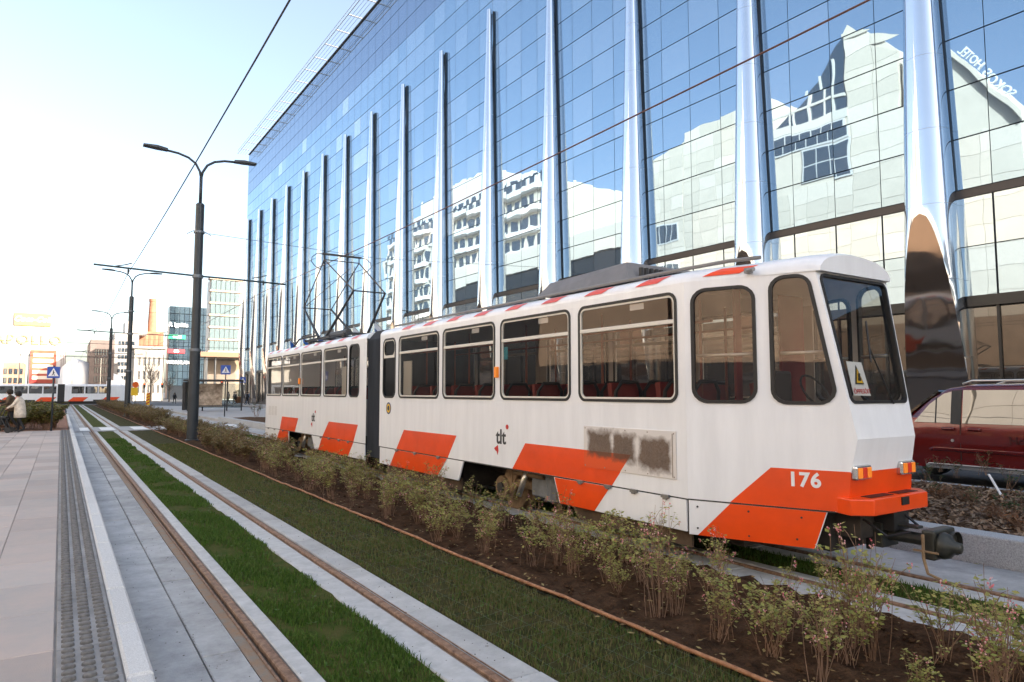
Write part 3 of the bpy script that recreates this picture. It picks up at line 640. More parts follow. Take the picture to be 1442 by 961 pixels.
for sg, ya in ((1, 6.65), (1, 10.25), (1, 4.9)): m.bb(XC+sg*1.03-.02, XC+sg*1.03, ya-.12, ya+.22, .9, 2.8)
m.build('door_pillar', mat('pillar_cream', (.45, .41, .36), .5), tram)
m = MB(); m.bb(XC-1.03, XC-1.01, 15.0-.2, 15.3, 1.7, 2.35); m.bb(XC-1.035, XC-1.015, 11.55, 11.9, 1.7, 2.35); m.build('curtain', mat('curtain_cream', (.6, .57, .5), .8), tram)
m = MB(); m.prism([S3(y, z, -1, -.022) for y, z in ((8.22, 2.24), (8.32, 2.24), (8.32, 2.42), (8.22, 2.42))], (.003, 0, 0)); m.build('sticker', mat('teal', (.02, .30, .38), .5), tram)
# side marks: logo, number, crest, indicators, vents
RX, UZ = (0, -1, 0), (0, 0, 1)
def logo(yc, zc, s):
    lg = text('logo_text', 'tlt', .36*s, S3(yc, zc, -1, .004), RX, UZ, mat('logo_grey', (.05, .05, .052), .5), tram, depth=.002, bold=.006*s)
    m = MB(); c = S3(yc-.20*s, zc+.19*s, -1, .002); m.cyl(c, (c[0]-.004, c[1], c[2]), .042*s, n=20)
    P = [(.22, -.20), (.10, -.14), (.08, -.24), (.11, -.31), (.14, -.25), (.17, -.245)]
    m.prism([S3(yc+a*s, zc+b*s, -1, .002) for a, b in P], (-.003, 0, 0)); m.build('logo_mark', RED, lg)
logo(8.36, 1.12, .82); logo(17.15, 1.13, .80)
text('fleet_number', '176', .18, S3(3.83, .96, -1, .006), (.385, -.923, 0), UZ, PAPER, tram, depth=.002, bold=.006, spacing=1.1)
m = MB(); c = Vector(S3(12.42, 1.46, -1, .002))
for r_, k, o_ in ((.115, 0, 0), (.085, 1, .002), (.05, 2, .004)): m.cyl(c+Vector((-o_, 0, 0)), c+Vector((-o_-.003, 0, 0)), r_, n=20, mi=k)
m.build('crest', [mat('crest_blue', (.03, .05, .14), .5), YEL, mat('crest_dark', (.02, .02, .05), .5)], tram)
AMB = emit('amber_lens', (.9, .25, .02), .06)
for y in (8.45, 18.35, ):
    m = MB(); m.box(S3(y, 2.06, -1, .025), (.05, .07, .16)); m.build('side_indicator', AMB, tram, bevel=.012)
m = MB()
for j in range(3):
    for i in range(10): m.box(S3(21.45-.35*j, 1.10+.027*i, -1, .003), (.006, .24, .008))
m.build('vent_grille', mat('vent_grey', (.5, .48, .46), .6), tram)
# rusty access panel
rp = bpy.data.materials.new('rusty_panel'); rp.use_nodes = True; n = rp.node_tree.nodes; Lk = rp.node_tree.links; MATS['rusty'] = rp
p = n['Principled BSDF']; p.inputs['Roughness'].default_value = .5
geo = n.new('ShaderNodeNewGeometry'); sp = n.new('ShaderNodeSeparateXYZ'); Lk.new(geo.outputs['Position'], sp.inputs[0])
def mth(op, a, b=0.0, c=None):
    q = n.new('ShaderNodeMath'); q.operation = op
    for i, v in enumerate((a, b) if c is None else (a, b, c)):
        if isinstance(v, (int, float)): q.inputs[i].default_value = v
        else: Lk.new(v, q.inputs[i])
    return q.outputs[0]
nz = n.new('ShaderNodeTexNoise'); nz.inputs['Scale'].default_value = 6; nz.inputs['Detail'].default_value = 5; nz.inputs['Roughness'].default_value = .6; Lk.new(geo.outputs['Position'], nz.inputs[0])
nz2 = n.new('ShaderNodeTexNoise'); nz2.inputs['Scale'].default_value = 60; Lk.new(geo.outputs['Position'], nz2.inputs[0])
def smask(y0, y1, z0, z1, soft=.07):
    dy = mth('SUBTRACT', (y1-y0)/2, mth('ABSOLUTE', mth('SUBTRACT', sp.outputs[1], (y0+y1)/2)))
    dzz = mth('SUBTRACT', (z1-z0)/2, mth('ABSOLUTE', mth('SUBTRACT', sp.outputs[2], (z0+z1)/2)))
    d = mth('MINIMUM', dy, dzz); d = mth('ADD', d, mth('MULTIPLY', mth('SUBTRACT', nz.outputs[0], .5), .20))
    q = mth('MULTIPLY', mth('ADD', d, soft*.5), 1/soft); return mth('MINIMUM', mth('MAXIMUM', q, 0), 1)
mk = mth('MAXIMUM', mth('MAXIMUM', smask(5.07, 5.52, .93, 1.27), smask(5.60, 5.95, .99, 1.29)), smask(5.98, 6.40, 1.02, 1.32))
mk = mth('MULTIPLY', mk, mth('ADD', .80, mth('MULTIPLY', nz2.outputs[0], .22)))
orr = mth('MULTIPLY', mth('LESS_THAN', sp.outputs[2], 1.075), mth('GREATER_THAN', sp.outputs[1], mth('ADD', 5.66, mth('MULTIPLY', mth('SUBTRACT', 1.075, sp.outputs[2]), .88))))
m1 = n.new('ShaderNodeMixRGB'); m1.inputs[1].default_value = (.70, .66, .62, 1); m1.inputs[2].default_value = (.74, .085, .012, 1); Lk.new(orr, m1.inputs[0])
rc = n.new('ShaderNodeValToRGB'); rc.color_ramp.elements[0].color = (.04, .019, .008, 1); rc.color_ramp.elements[1].color = (.15, .082, .042, 1); Lk.new(nz.outputs[0], rc.inputs[0])
m2 = n.new('ShaderNodeMixRGB'); Lk.new(mk, m2.inputs[0]); Lk.new(m1.outputs[0], m2.inputs[1]); Lk.new(rc.outputs[0], m2.inputs[2]); Lk.new(m2.outputs[0], p.inputs['Base Color'])
m = MB(); m.prism([S3(y, z, -1, .010) for y, z in rect(4.99, 6.48, .87, 1.365)], (.011, 0, 0)); ap = m.build('access_panel', rp, tram, bevel=.003); ap['label'] = 'rust stained access panel'
m = MB()
for y in (5.02, 5.4, 5.75, 6.1, 6.45):
    for z in (.895, 1.34): m.cyl(S3(y, z, -1, .009), S3(y, z, -1, .014), .008, n=7)
m.bb(S3(5, 1, -1, .013)[0], S3(5, 1, -1, .009)[0], 5.035, 5.045, .89, 1.34); m.build('rivet', mat('rivet_dirty', (.3, .25, .2), .6), ap)
# headlights, bumper, coupler
CHR = mat('chrome', (.6, .6, .6), .2, metal=.9); LRED = emit('tail_red', (.6, .03, .01), .03)
for u in (-.385, .385):
    y0 = yfront(.97)
    m = MB(); m.bb(XC+u-.13, XC+u+.13, y0-.055, y0+.02, .985, 1.115); hl = m.build('headlight', CHR, tram, bevel=.02)
    m = MB()
    for k, mi in ((-.072, 0), (0, 1), (.072, 0)): m.bb(XC+u+k-.031, XC+u+k+.031, y0-.066, y0-.05, 1.003, 1.097, mi)
    m.build('lens', [AMB, LRED], hl, bevel=.006)
m = MB(); yb = 3.30
m.prism([(XC-.46, yb, .69), (XC+.46, yb, .69), (XC+.62, yb+.13, .69), (XC+.56, 3.62, .69), (XC-.56, 3.62, .69), (XC-.62, yb+.13, .69)], (0, 0, .145)); bp = m.build('bumper', ORANGE, tram, bevel=.012)
m = MB(); m.bb(XC-.40, XC-.03, yb+.06, 3.46, .836, .840); m.bb(XC+.06, XC+.40, yb+.06, 3.46, .836, .840); m.bb(XC-.02, XC+.10, yb-.012, yb+.02, .75, .82); m.bb(XC-.12, XC+.14, yb+.02, yb+.2, .52, .70); m.build('bumper_recess', BLACK, bp)
m = MB(); DKM = mat('coupler_dark', (.035, .036, .030), .45, metal=.3, var=.3, scale=12)
m.tube([(XC-.05, 4.2, .47), (XC, 3.5, .47), (XC, 3.12, .47)], [.06, .06, .055], 8); m.bb(XC-.14, XC+.14, 3.42, 3.55, .36, .58); m.bb(XC-.03, XC+.03, 3.6, 3.64, .3, .62); m.bb(XC-.05, XC+.05, 3.15, 3.55, .56, .585)
cp = m.build('coupler', DKM, tram, bevel=.008)
m = MB(); m.bb(XC-.19, XC+.19, 2.95, 3.06, .34, .59); m.build('coupler_head', DKM, cp, bevel=.02)
m = MB(); m.lathe([(.10, 0), (.115, .03), (.095, .08), (.05, .11), (.045, .16), (.02, .17)], 16); hd = m.mesh('coupler_cone', DKM, smooth=True)
hd.transform(Matrix.Translation((-.09, 2.95-12.6, .465)) @ Matrix.Rotation(radians(90), 4, 'X')); link('coupler_cone', hd, cp)
m = MB(); m.cyl((XC+.10, 2.952, .465), (XC+.10, 2.90, .465), .095, .10, n=16, cap=False); m.cyl((XC+.10, 2.95, .465), (XC+.10, 2.94, .465), .093, n=16); m.build('coupler_funnel', DKM, cp, smooth=True)
m = MB(); m.tube([(XC-.24, 3.02, .56), (XC-.24, 3.02, .36), (XC-.24, 2.99, .24), (XC-.20, 2.90, .20)], .013, 6); m.tube([(XC-.24, 3.1, .42), (XC-.24, 2.9, .42)], .01, 5); m.build('coupler_hook', TAN, cp)
m = MB(); m.tube([(XC-.3, 3.5, .62), (XC-.28, 3.3, .5), (XC-.18, 3.15, .55)], .012, 5); m.tube([(XC+.1, 3.4, .70), (XC+.05, 3.2, .58)], .012, 5); m.build('coupler_cable', BLACK, cp)
# bogies
def bogie(yc):
    b = MB(); b.bb(XC-.78, XC-.66, yc-.75, yc+.75, .38, .50); b.bb(XC+.66, XC+.78, yc-.75, yc+.75, .38, .50); b.bb(XC-.7, XC+.7, yc-.15, yc+.15, .4, .6)
    for s_ in (-1, 1):
        b.prism([(XC-.80, yc+s_*1.15, .28), (XC-.80, yc+s_*.72, .28), (XC-.80, yc+s_*.55, .62), (XC-.80, yc+s_*.78, .66)], (.07, 0, 0)); b.cyl((XC-.84, yc+s_*.94, .35), (XC-.70, yc+s_*.94, .35), .17, n=18)
    b.cyl((XC-.86, yc-.2, .62), (XC-.86, yc+.55, .62), .05, n=10)
    bo = b.build('bogie', TAN, tram, bevel=.012)
    for s_ in (-1, 1):
        for sx in (-1, 1):
            x = XC+sx*.535; yy = yc+s_*.94
            q = MB(); q.cyl((x-sx*.06, yy, .345), (x+sx*.055, yy, .345), .335, n=28); q.cyl((x-sx*.08, yy, .345), (x-sx*.05, yy, .345), .36, n=28); wl = q.build('wheel', TAN, bo, bevel=.012)
            q = MB(); q.cyl((XC+sx*.84, yy, .345), (XC+sx*.87, yy, .345), .085, n=6); q.build('axle_cap', DARK, wl)
    q = MB(); q.bb(XC-.86, XC-.66, yc-.28, yc+.12, .33, .66); q.cyl((XC-.76, yc-.35, .3), (XC-.76, yc-.35, .66), .16, n=14); q.build('brake_motor', GREYM, bo, bevel=.02)
    q = MB(); q.cyl((XC-.90, yc+.38, .30), (XC-.88, yc+.2, .66), .042, n=10); q.cyl((XC-.88, yc+.2, .64), (XC-.87, yc+.18, .69), .055, n=10); q.build('damper', ALU, bo, smooth=True)
    q = MB(); q.tube([(XC-.9, yc+.55, .66), (XC-.9, yc+.55, .46), (XC-.9, yc+.3, .46), (XC-.9, yc+.3, .66)], .014, 5); q.bb(XC-.8, XC-.6, yc-.62, yc-.56, .3, .68); q.bb(XC-.84, XC-.7, yc-.78, yc-.5, .36, .52); q.build('bracket', TAN, bo)
bogie(7.82); bogie(18.25)
# pantograph
pg = MB(); zb = 3.14
for sx in (-1, 1): pg.tube([(XC+sx*.55, 16.4, zb+.10), (XC+sx*.55, 19.8, zb+.10)], .035, 6)
for yy in (16.5, 17.6, 18.6, 19.7): pg.tube([(XC-.6, yy, zb+.1), (XC+.6, yy, zb+.1)], .035, 6)
for sx in (-1, 1):
    for yy in (16.7, 19.5): pg.cyl((XC+sx*.5, yy, 3.06), (XC+sx*.5, yy, zb+.1), .06, n=8)
pg.cyl((XC-.2, 17.2, zb+.2), (XC-.2, 18.9, zb+.2), .09, n=10); pg.tube([(XC-.8, 20.2, 3.05), (XC-.7, 19.9, 3.3), (XC-.5, 19.0, 3.35)], .025, 5)
pnt = pg.build('pantograph', DARK, tram)
yk1, yk2, zk, zt = 16.30, 20.5, 4.30, 5.42
pa = MB()
for sx in (-1, 1):
    pa.tube([(XC+sx*.55, 17.9, zb+.14), (XC+sx*.42, yk1, zk)], [.04, .028], 7); pa.tube([(XC+sx*.55, 18.6, zb+.14), (XC+sx*.42, yk2, zk)], [.04, .028], 7)
pa.tube([(XC-.42, yk1, zk), (XC+.42, yk1, zk)], .018, 6); pa.tube([(XC-.42, yk2, zk), (XC+.42, yk2, zk)], .018, 6); pa.build('lower_arm', DARK, pnt)
pa = MB()
for sx in (-1, 1):
    pa.tube([(XC+sx*.42, yk1, zk), (XC+sx*.50, 18.40, zt)], .016, 6); pa.tube([(XC+sx*.42, yk2, zk), (XC+sx*.50, 18.40, zt)], .016, 6)
pa.tube([(XC-.42, yk1, zk), (XC+.30, 18.2, zt-.15)], .010, 5); pa.tube([(XC-.42, yk2, zk), (XC+.30, 18.6, zt-.15)], .010, 5)
pa.build('upper_arm', mat('arm_rust', (.10, .07, .05), .6, metal=.3), pnt)
pa = MB(); pa.tube([(XC-.50, 18.4, zt), (XC+.50, 18.4, zt)], .014, 6); pa.bb(XC-.56, XC+.56, 18.36, 18.44, 5.555, 5.60)
for sx in (-1, 1):
    pa.tube([(XC+sx*.50, 18.4, zt), (XC+sx*.50, 18.4, 5.57)], .014, 6)
    pa.tube([(XC+sx*.54, 18.4, 5.58), (XC+sx*.72, 18.4, 5.56), (XC+sx*.84, 18.4, 5.46), (XC+sx*.86, 18.4, 5.34), (XC+sx*.76, 18.4, 5.22), (XC+sx*.58, 18.4, 5.12)], .012, 5)
pa.build('collector_head', DARK, pnt)

# ------------------------------------------------------------ the glass office building
TH = .0125
FAC = thing('office_building', 'blue mirror glass office block with tall tapering steel columns', 'building', (24, 39, 0), TH)
def wfac(s, z): return Vector((24-s*sin(TH), 39+s*cos(TH), z))
GV = [mirror('coated_glass_a', (.42, .57, .70), (.04, .07, .10), .55, wav=.0035), mirror('coated_glass_b', (.47, .61, .73), (.08, .11, .14), .55, wav=.005), mirror('coated_glass_c', (.37, .47, .60), (.03, .045, .08), .48, wav=.003), mirror('coated_glass_d', (.62, .73, .80), (.22, .26, .28), .52, wav=.004)]
STEEL = mirror('polished_steel', (.72, .74, .77), (.4, .4, .4), .90, rough=.10, wav=.006, wscale=.9)
BRONZE = mirror('bronze_steel', (.46, .39, .34), (.10, .08, .065), .80, rough=.05, wav=.012, wscale=.9)
FDARK = mat('facade_dark', (.018, .022, .028), .3, metal=.2); FBLACK = mirror('black_glass', (.35, .33, .31), (.006, .006, .006), .20, wav=.003)
BAY, S0 = 6.95, -.15
PW = BAY/4
rows = [8.36+1.72*i for i in range(18)]
cells = []
for k in range(-46, 42):
    a = S0+PW*k
    if a+PW > 71.1: continue
    for i, z in enumerate(rows):
        h_ = 1.72 if i < 17 else 1.05
        c = wfac(a+PW/2, z+h_/2); v = c-Vector((0, 0, H)); dpt = v.dot(FW)
        px = 721+F*v.dot(RT)/dpt if dpt > 1 else -9e3; py = 480.5-F*v.dot(UP)/dpt if dpt > 1 else 9e3
        vis = -30 < px < 1480 and -40 < py < 961
        ang = abs((c-Vector((0, 0, H))).normalized().x)
        cells.append((ang/v.length_squared if vis else 0, a, z, h_, i))
cells.sort(reverse=True)
pme = {}
rest = MB()
for q, (vis, a, z, h_, i) in enumerate(cells):
    top = i >= 14
    if top: gi = 2
    else:
        u = R.random(); gi = (0 if u < .8 else 1) if i % 2 == 0 else (1 if u < .42 else 3 if u < .50 else 0)
        if z < 21 and a < 0: gi = 0 if R.random() < .75 else 1
    tx, tz = R.gauss(0, .0016), R.gauss(0, .0016)
    if q < 300:
        key = (h_, gi)
        if key not in pme:
            m = MB(); m.bb(-.02, .02, -PW/2+.012, PW/2-.012, -h_/2+.022, h_/2-.022); pme[key] = m.mesh('glass_panel', GV[gi])
        o = link('glass_panel', pme[key], FAC); o.location = (0, a+PW/2, z+h_/2); o.rotation_euler = (0, tz, tx)
    else:
        M = Matrix.Rotation(tx, 3, 'Z') @ Matrix.Rotation(tz, 3, 'Y')
        rest.box((0, a+PW/2, z+h_/2), (.04, PW-.04, h_-.05), M, gi)
o = rest.build('glass_panel_field', GV, FAC); o['kind'] = 'stuff'
m = MB(); m.bb(.05, 26, -84, 71.2, 0, 38.9); m.build('core', FDARK, FAC)
m = MB(); m.bb(-.06, .05, -84, 71.2, 8.08, 8.34)
m.build('fascia_beam', mat('fascia_brown', (.06, .05, .045), .4, metal=.4), FAC)
# lower storey panels and canopy, dark shop fronts
for k in range(-5, 10):
    for j in range(4):
        for i, (z0, z1) in enumerate(((4.86, 6.45), (6.48, 8.06))):
            m = MB(); 
            key = ('low', i)
            if key not in pme:
                m.bb(-.02, .02, -PW/2+.03, PW/2-.03, z0-8, z1-8); pme[key] = m.mesh('lower_panel', GV[3] if i else GV[1])
            o = link('lower_panel', pme[key], FAC); o.location = (-.0, S0+BAY*k+PW*(j+.5), 8); o.rotation_euler = (0, R.gauss(0, .0012), R.gauss(0, .0016))
m = MB()
for k in range(-12, 10): m.bb(-.14, .05, S0+BAY*k+.90, S0+BAY*(k+1)-.90, 4.5, 4.84); m.build('canopy', mat('canopy_black', (.012, .012, .012), .35), FAC); m = MB()
m = MB()
for k in range(-24, 41):
    a = S0+PW*k; m.bb(-.03, .04, a+.04, a+PW-.04, .45, 4.45)
m.build('shop_glazing', FBLACK, FAC)
m = MB()
for k in range(-24, 41):
    a = S0+PW*k; m.bb(-.09, .05, a-.04, a+.04, .1, 4.5)
m.bb(-.06, .05, -44, 71.2, .1, .45); m.build('shop_mullion', mat('shop_black', (.012, .011, .010), .4), FAC)
# tapering columns with slanted bronze feet
def colr(z): return .16+.86*max(0, 1-z/28.2)**1.12
cm_, bm_ = MB(), MB()
zs = [.1]+[.4*i for i in range(1, 20)]
zseam = [2.9, 5.4]+[7.9+2.55*i for i in range(8)]
zl = sorted(set([round(z, 3) for z in zs]+[round(8+.85*i, 3) for i in range(24)]+[28.2]+[round(z-.012, 3) for z in zseam]+[round(z, 3) for z in zseam]))
N = 40; UC = -.30                        # column axis in front of the glass
rings = []
def cut(z): return -.80+(8.0-z)*.118      # street side limit of the section (local x from the axis)
for z in zl:
    r = colr(z); ring = []
    for k in range(N):
        t = 2*pi*k/N; x, y = -r*cos(t), r*sin(t)
        if z < 8: x = max(x, cut(z))
        ring.append((UC+x, y, z))
    rings.append(ring)
cm_.loft(rings)
for j in range(len(zl)-1):
    if any(abs((zl[j]+zl[j+1])/2-q+.006) < .0061 for q in zseam):
        for k in range(N): cm_.m[j*N+k] = 1
cme = cm_.mesh('column', [STEEL, mat('column_joint', (.30, .31, .32), .4, metal=.6)], smooth=True)
_o = bpy.data.objects.new('tmp', cme); sharp(_o, 28); bpy.data.objects.remove(_o)
bm_ = MB(); L_, R_ = [], []
for z in [.1+.2*i for i in range(40)]:
    r = colr(z); c = cut(z)
    if c > -r:
        w_ = sqrt(max(0, r*r-c*c))-.01
        if w_ > .05: L_.append((UC+c-.012, -w_, z)); R_.append((UC+c-.012, w_, z))
for i in range(len(L_)-1): bm_.face([L_[i], R_[i], R_[i+1], L_[i+1]])
ztop = L_[-1][2]+.12; bm_.face([L_[-1], R_[-1], (UC+cut(ztop)-.012, 0, ztop)])
bme = bm_.mesh('bronze_foot', BRONZE)
tmm = MB()
for sy in (-1, 1): tmm.loft([[(-.10, sy*(colr(z)*.90), z), (.02, sy*(colr(z)*.90), z), (.02, sy*(colr(z)*.93+.04), z), (-.10, sy*(colr(z)*.93+.03), z)] for z in (8.35, 15, 22, 28.1)])
tme_ = tmm.mesh('column_trim', mat('trim_black', (.015, .017, .02), .35))
for k in range(-7, 11):
    o = link('column', cme, FAC); o.location = (0, S0+BAY*k, 0)
    link('bronze_foot', bme, o); link('column_trim', tme_, o)
    if k == 10: o.location = (0, S0+BAY*k-.25, 0)
# roof-edge outrigger
m = MB()
for k in range(-20, 21): m.bb(-1.5, .3, S0+3.475*k-.05, S0+3.475*k+.05, 39.03, 39.13)
m.bb(-.1, 26, -84, 71.2, 38.92, 39.02); m.build('roof_bracket', mat('bracket_grey', (.10, .12, .15), .5), FAC)
m = MB(); m.tube([(-1.5, -80, 39.05), (-1.5, 71.9, 39.05)], .05, 6); m.tube([(-1.5, -80, 39.5), (-1.5, 71.9, 39.5)], .03, 5); m.build('roof_rail', mat('rail_grey', (.4, .42, .45), .4, metal=.5), FAC)
m = MB()
for x in (-1.15, -.8, -.45): m.tube([(x, -80, 39.06), (x, 71.9, 39.06)], .02, 4)
m.build('roof_slat', mat('rail_grey', (.4, .42, .45)), FAC)

# ------------------------------------------------------------ the street behind the camera, seen in the mirror glass
LIME = mat('limestone_cream', (.62, .565, .475), .8, var=.06, scale=.5, bump=.1, bscale=20)
LIMEB = mat('limestone_base', (.30, .215, .15), .8, var=.15, scale=.8); SHOP = mat('shopfront_dark', (.02, .021, .025), .35)
WGL = mirror('window_glass', (.6, .65, .7), (.02, .03, .04), .25, wav=0)
STONE = [LIME, mat('limestone_b', (.66, .605, .52), .8, var=.05), mat('limestone_c', (.58, .53, .445), .8, var=.05)]
def stonewall(parent, x, y0, y1, z0, z1, pw=2.6, ph=1.9, topf=None):
    """one face of stone panels with open joints"""
    m = MB(); ny = max(1, round((y1-y0)/pw)); nz_ = max(1, round((z1-z0)/ph)); a, b = (y1-y0)/ny, (z1-z0)/nz_
    for i in range(ny):
        for j in range(nz_):
            ya, yb, za, zb = y0+a*i+.02, y0+a*(i+1)-.02, z0+b*j+.02, z0+b*(j+1)-.02
            if topf: 
                zb_l, zb_r = min(zb, topf(ya)), min(zb, topf(yb))
                if zb_l <= za+.1 and zb_r <= za+.1: continue
                m.prism([(x, ya, za), (x, yb, za), (x, yb, max(za, zb_r)), (x, ya, max(za, zb_l))], (.06, 0, 0), R.choice((0, 0, 1, 2)))
            else: m.bb(x, x+.06, ya, yb, za, zb, R.choice((0, 0, 1, 2)))
    o = m.build('stone_panels', STONE, parent); o['kind'] = 'stuff'
XO = -26
def opp(name, label, y0, y1, zt, shop=4.2):
    t = thing(name, label, 'building', (XO, (y0+y1)/2, 0), 0, 'buildings across the street from the glass block', world=True)
    m = MB(); m.bb(XO-22, XO-.02, y0, y1, shop, zt); m.build('body', LIME, t)
    m = MB(); m.bb(XO-22, XO+.0, y0, y1, 0, shop); m.build('shopfront', SHOP, t)
    return t
def wins(t, x, spec, fr=LIME):
    for (y0, y1, z0, z1, nx, nz_) in spec:
        f = MB(); f.bb(x+.02, x+.10, y0-.15, y1+.15, z0-.15, z1+.15); fo = f.build('window', mat('window_frame_white', (.6, .6, .58), .5), t)
        g_ = MB(); a, b = (y1-y0)/nx, (z1-z0)/nz_
        for i in range(nx):
            for j in range(nz_): g_.bb(x+.10, x+.13, y0+a*i+.07, y0+a*(i+1)-.07, z0+b*j+.07, z0+b*(j+1)-.07)
        g_.build('pane', WGL, fo)
ta = opp('stone_building', 'cream stone office block with stepped roof, mirrored in the glass', 51.2, 72, 36)
m = MB(); m.bb(XO-20, XO-.02, 51.2, 65.3, 36, 39.2); m.prism([(XO-18, 65.3, 36), (XO-18, 65.3, 38), (XO-18, 71.6, 36.2)], (17.9, 0, 0)); m.build('upper_storey', LIME, t_ if False else ta)
stonewall(ta, XO, 51.2, 65.2, 9, 39.2); stonewall(ta, XO, 65.3, 72, 9, 36)
wins(ta, XO+.05, [(66.5, 71, 23.5, 26.0, 4, 1), (66.5, 71, 18, 20.5, 4, 1), (53, 64, 14, 16, 6, 1)])
m = MB(); m.bb(XO-.5, XO+.03, 51.2, 72, 4.2, 9); m.build('dark_base', SHOP, ta)
tb = opp('stone_building', 'cream stone building with glazed corner gable, mirrored in the glass', 35.0, 51.0, 34)
m = MB(); m.prism([(XO-12, 41.2, 34), (XO-12, 35.0, 34), (XO-12, 35.0, 38.2), (XO-12, 40.6, 44.2), (XO-12, 41.2, 43.2)], (11.9, 0, 0)); m.build('gable', LIME, tb)
stonewall(tb, XO, 35, 41.2, 9, 44, topf=lambda y: 38.2+(y-35)*1.07 if y <= 40.6 else 43.4); stonewall(tb, XO, 41.2, 51, 9, 26); 
m = MB(); m.prism([(XO-8, 41.3, 34), (XO-8, 50.9, 34), (XO-8, 44.5, 38.5), (XO-8, 42.2, 41.8), (XO-8, 41.3, 42.6)], (8, 0, 0)); gg = m.build('glazed_gable', WGL, tb)
m = MB()
for y in (42.6, 44.2, 46.0, 48): m.bb(XO, XO+.12, y-.12, y+.12, 34, 34+max(.5, (50.9-y)*.78 if y > 44 else 40.5-34))
m.bb(XO, XO+.14, 41.3, 50.6, 35.9, 36.2); m.bb(XO, XO+.16, 41.2, 51, 33.4, 34.5); m.build('gable_bar', mat('mullion_cream', (.6, .58, .52), .5), gg)
wins(tb, XO+.05, [(41.6, 50.4, 31.0, 33.2, 6, 1), (41.4, 46.5, 26.6, 30.6, 3, 2)])
m = MB(); m.bb(XO-.5, XO+.03, 35, 51, 4.2, 9); m.build('stone_base', LIMEB, tb)
tc = opp('hotel_slab', 'cream hotel slab with roof letters, mirrored in the glass', 24.6, 34.6, 27.5)
m = MB(); m.prism([(XO-14, 24.6, 27.5), (XO-14, 34.6, 27.5), (XO-14, 34.6, 37.6), (XO-14, 30.4, 36.2), (XO-14, 24.6, 27.9)], (13.98, 0, 0)); m.build('roof_wedge', LIME, tc)
stonewall(tc, XO, 24.6, 34.6, 9, 27.4, 3, 2.4)
m = MB(); m.prism([(XO-.2, 24.3, 27.4), (XO-.2, 30.3, 35.9), (XO-.2, 30.3, 36.6), (XO-.2, 24.3, 28.1)], (.8, 0, 0)); m.build('cornice', LIME, tc)
text('roof_letters', 'SOKOS HOTEL', 1.15, (XO+.3, 27.2, 33.1), (0, .574, .819), (0, -.819, .574), PAPER, tc, depth=.12)
m = MB(); m.bb(XO-.5, XO+.03, 24.6, 34.6, 4.2, 9); m.build('stone_base', LIMEB, tc)
XD = -36; XO_, XO = XO, XD
td = opp('apartment_building', 'white apartment tower with curved balconies, mirrored in the glass', 109, 190, 46)
BALW = mat('balcony_white', (.72, .70, .67), .6); 
for j in range(9):
    m = MB(); z = 8.5+4.5*j
    for (a, b) in ((110, 133), (134, 160), (161, 189)):
        P = [(XD, a, z), (XD+1.2, a+2, z), (XD+2.0, (a+b)/2, z), (XD+1.2, b-2, z), (XD, b, z)]; m.prism(P, (0, 0, .35)); m.prism([(p[0]-.1 if p[0] > XD else p[0], p[1], p[2]+.35) for p in P], (0, 0, .75))
    m.build('balcony', BALW, td)
    g_ = MB()
    for i in range(24): g_.bb(XD, XD+.05, 110.5+3.3*i, 112.7+3.3*i, z+1.0, z+3.9)
    g_.build('balcony_window', WGL, td)
m = MB(); m.bb(XD-15, XD-1, 118, 182, 46, 50); m.bb(XD-15, XD-2, 134, 170, 50, 55); m.build('penthouse', BALW, td)
XO = XO_
te = opp('pavilion_building', 'low hall with pale cornice over black cladding, mirrored in the glass', 72.3, 134, 24.5, 4.2)
m = MB(); m.bb(XO-8, XO+.03, 72.3, 134, 4.2, 24.4); m.build('black_cladding', SHOP, te)
m = MB(); m.bb(XO-8, XO+.5, 72.3, 134, 24.5, 28.6); m.build('pale_cornice', STONE[1], te)
tf = opp('corner_building', 'plain stone house standing beyond the hotel slab', -40, 24.4, 20, 3.4)
m = MB(); m.bb(XO-.5, XO+.02, -40, 24.4, 3.4, 9); m.build('stone_base', LIMEB, tf)
stonewall(tf, XO, -40, 24.4, 9.1, 20, 3, 3.2); wins(tf, XO+.05, [(-37+6*i, -33.5+6*i, 11+4*j, 13.5+4*j, 2, 1) for i in range(8) for j in range(2)])
tg = thing('sky_blocker', 'added unseen grey block behind the camera shutting out bright low sky', 'building', (-6, -80, 0), 0, None, world=True)  # unseen block, added to keep bright sky near the sun off the tram front
m = MB(); m.bb(-24, 11, -95, -70, -.1, 26); m.build('wall', mat('block_grey', (.40, .38, .36), .8, var=.15, scale=.2), tg)
m = MB(); m.bb(-24.3, 11.3, -95.3, -69.7, 26, 26.6); m.build('cornice', mat('fin_grey', (.35, .25, .22), .6), tg)
for i in range(10):
    for j in range(6): m = MB(); m.bb(-23+3.4*i, -21+3.4*i, -70.02, -69.9, 3+3.8*j, 5.4+3.8*j); m.build('window', WGL, tg)


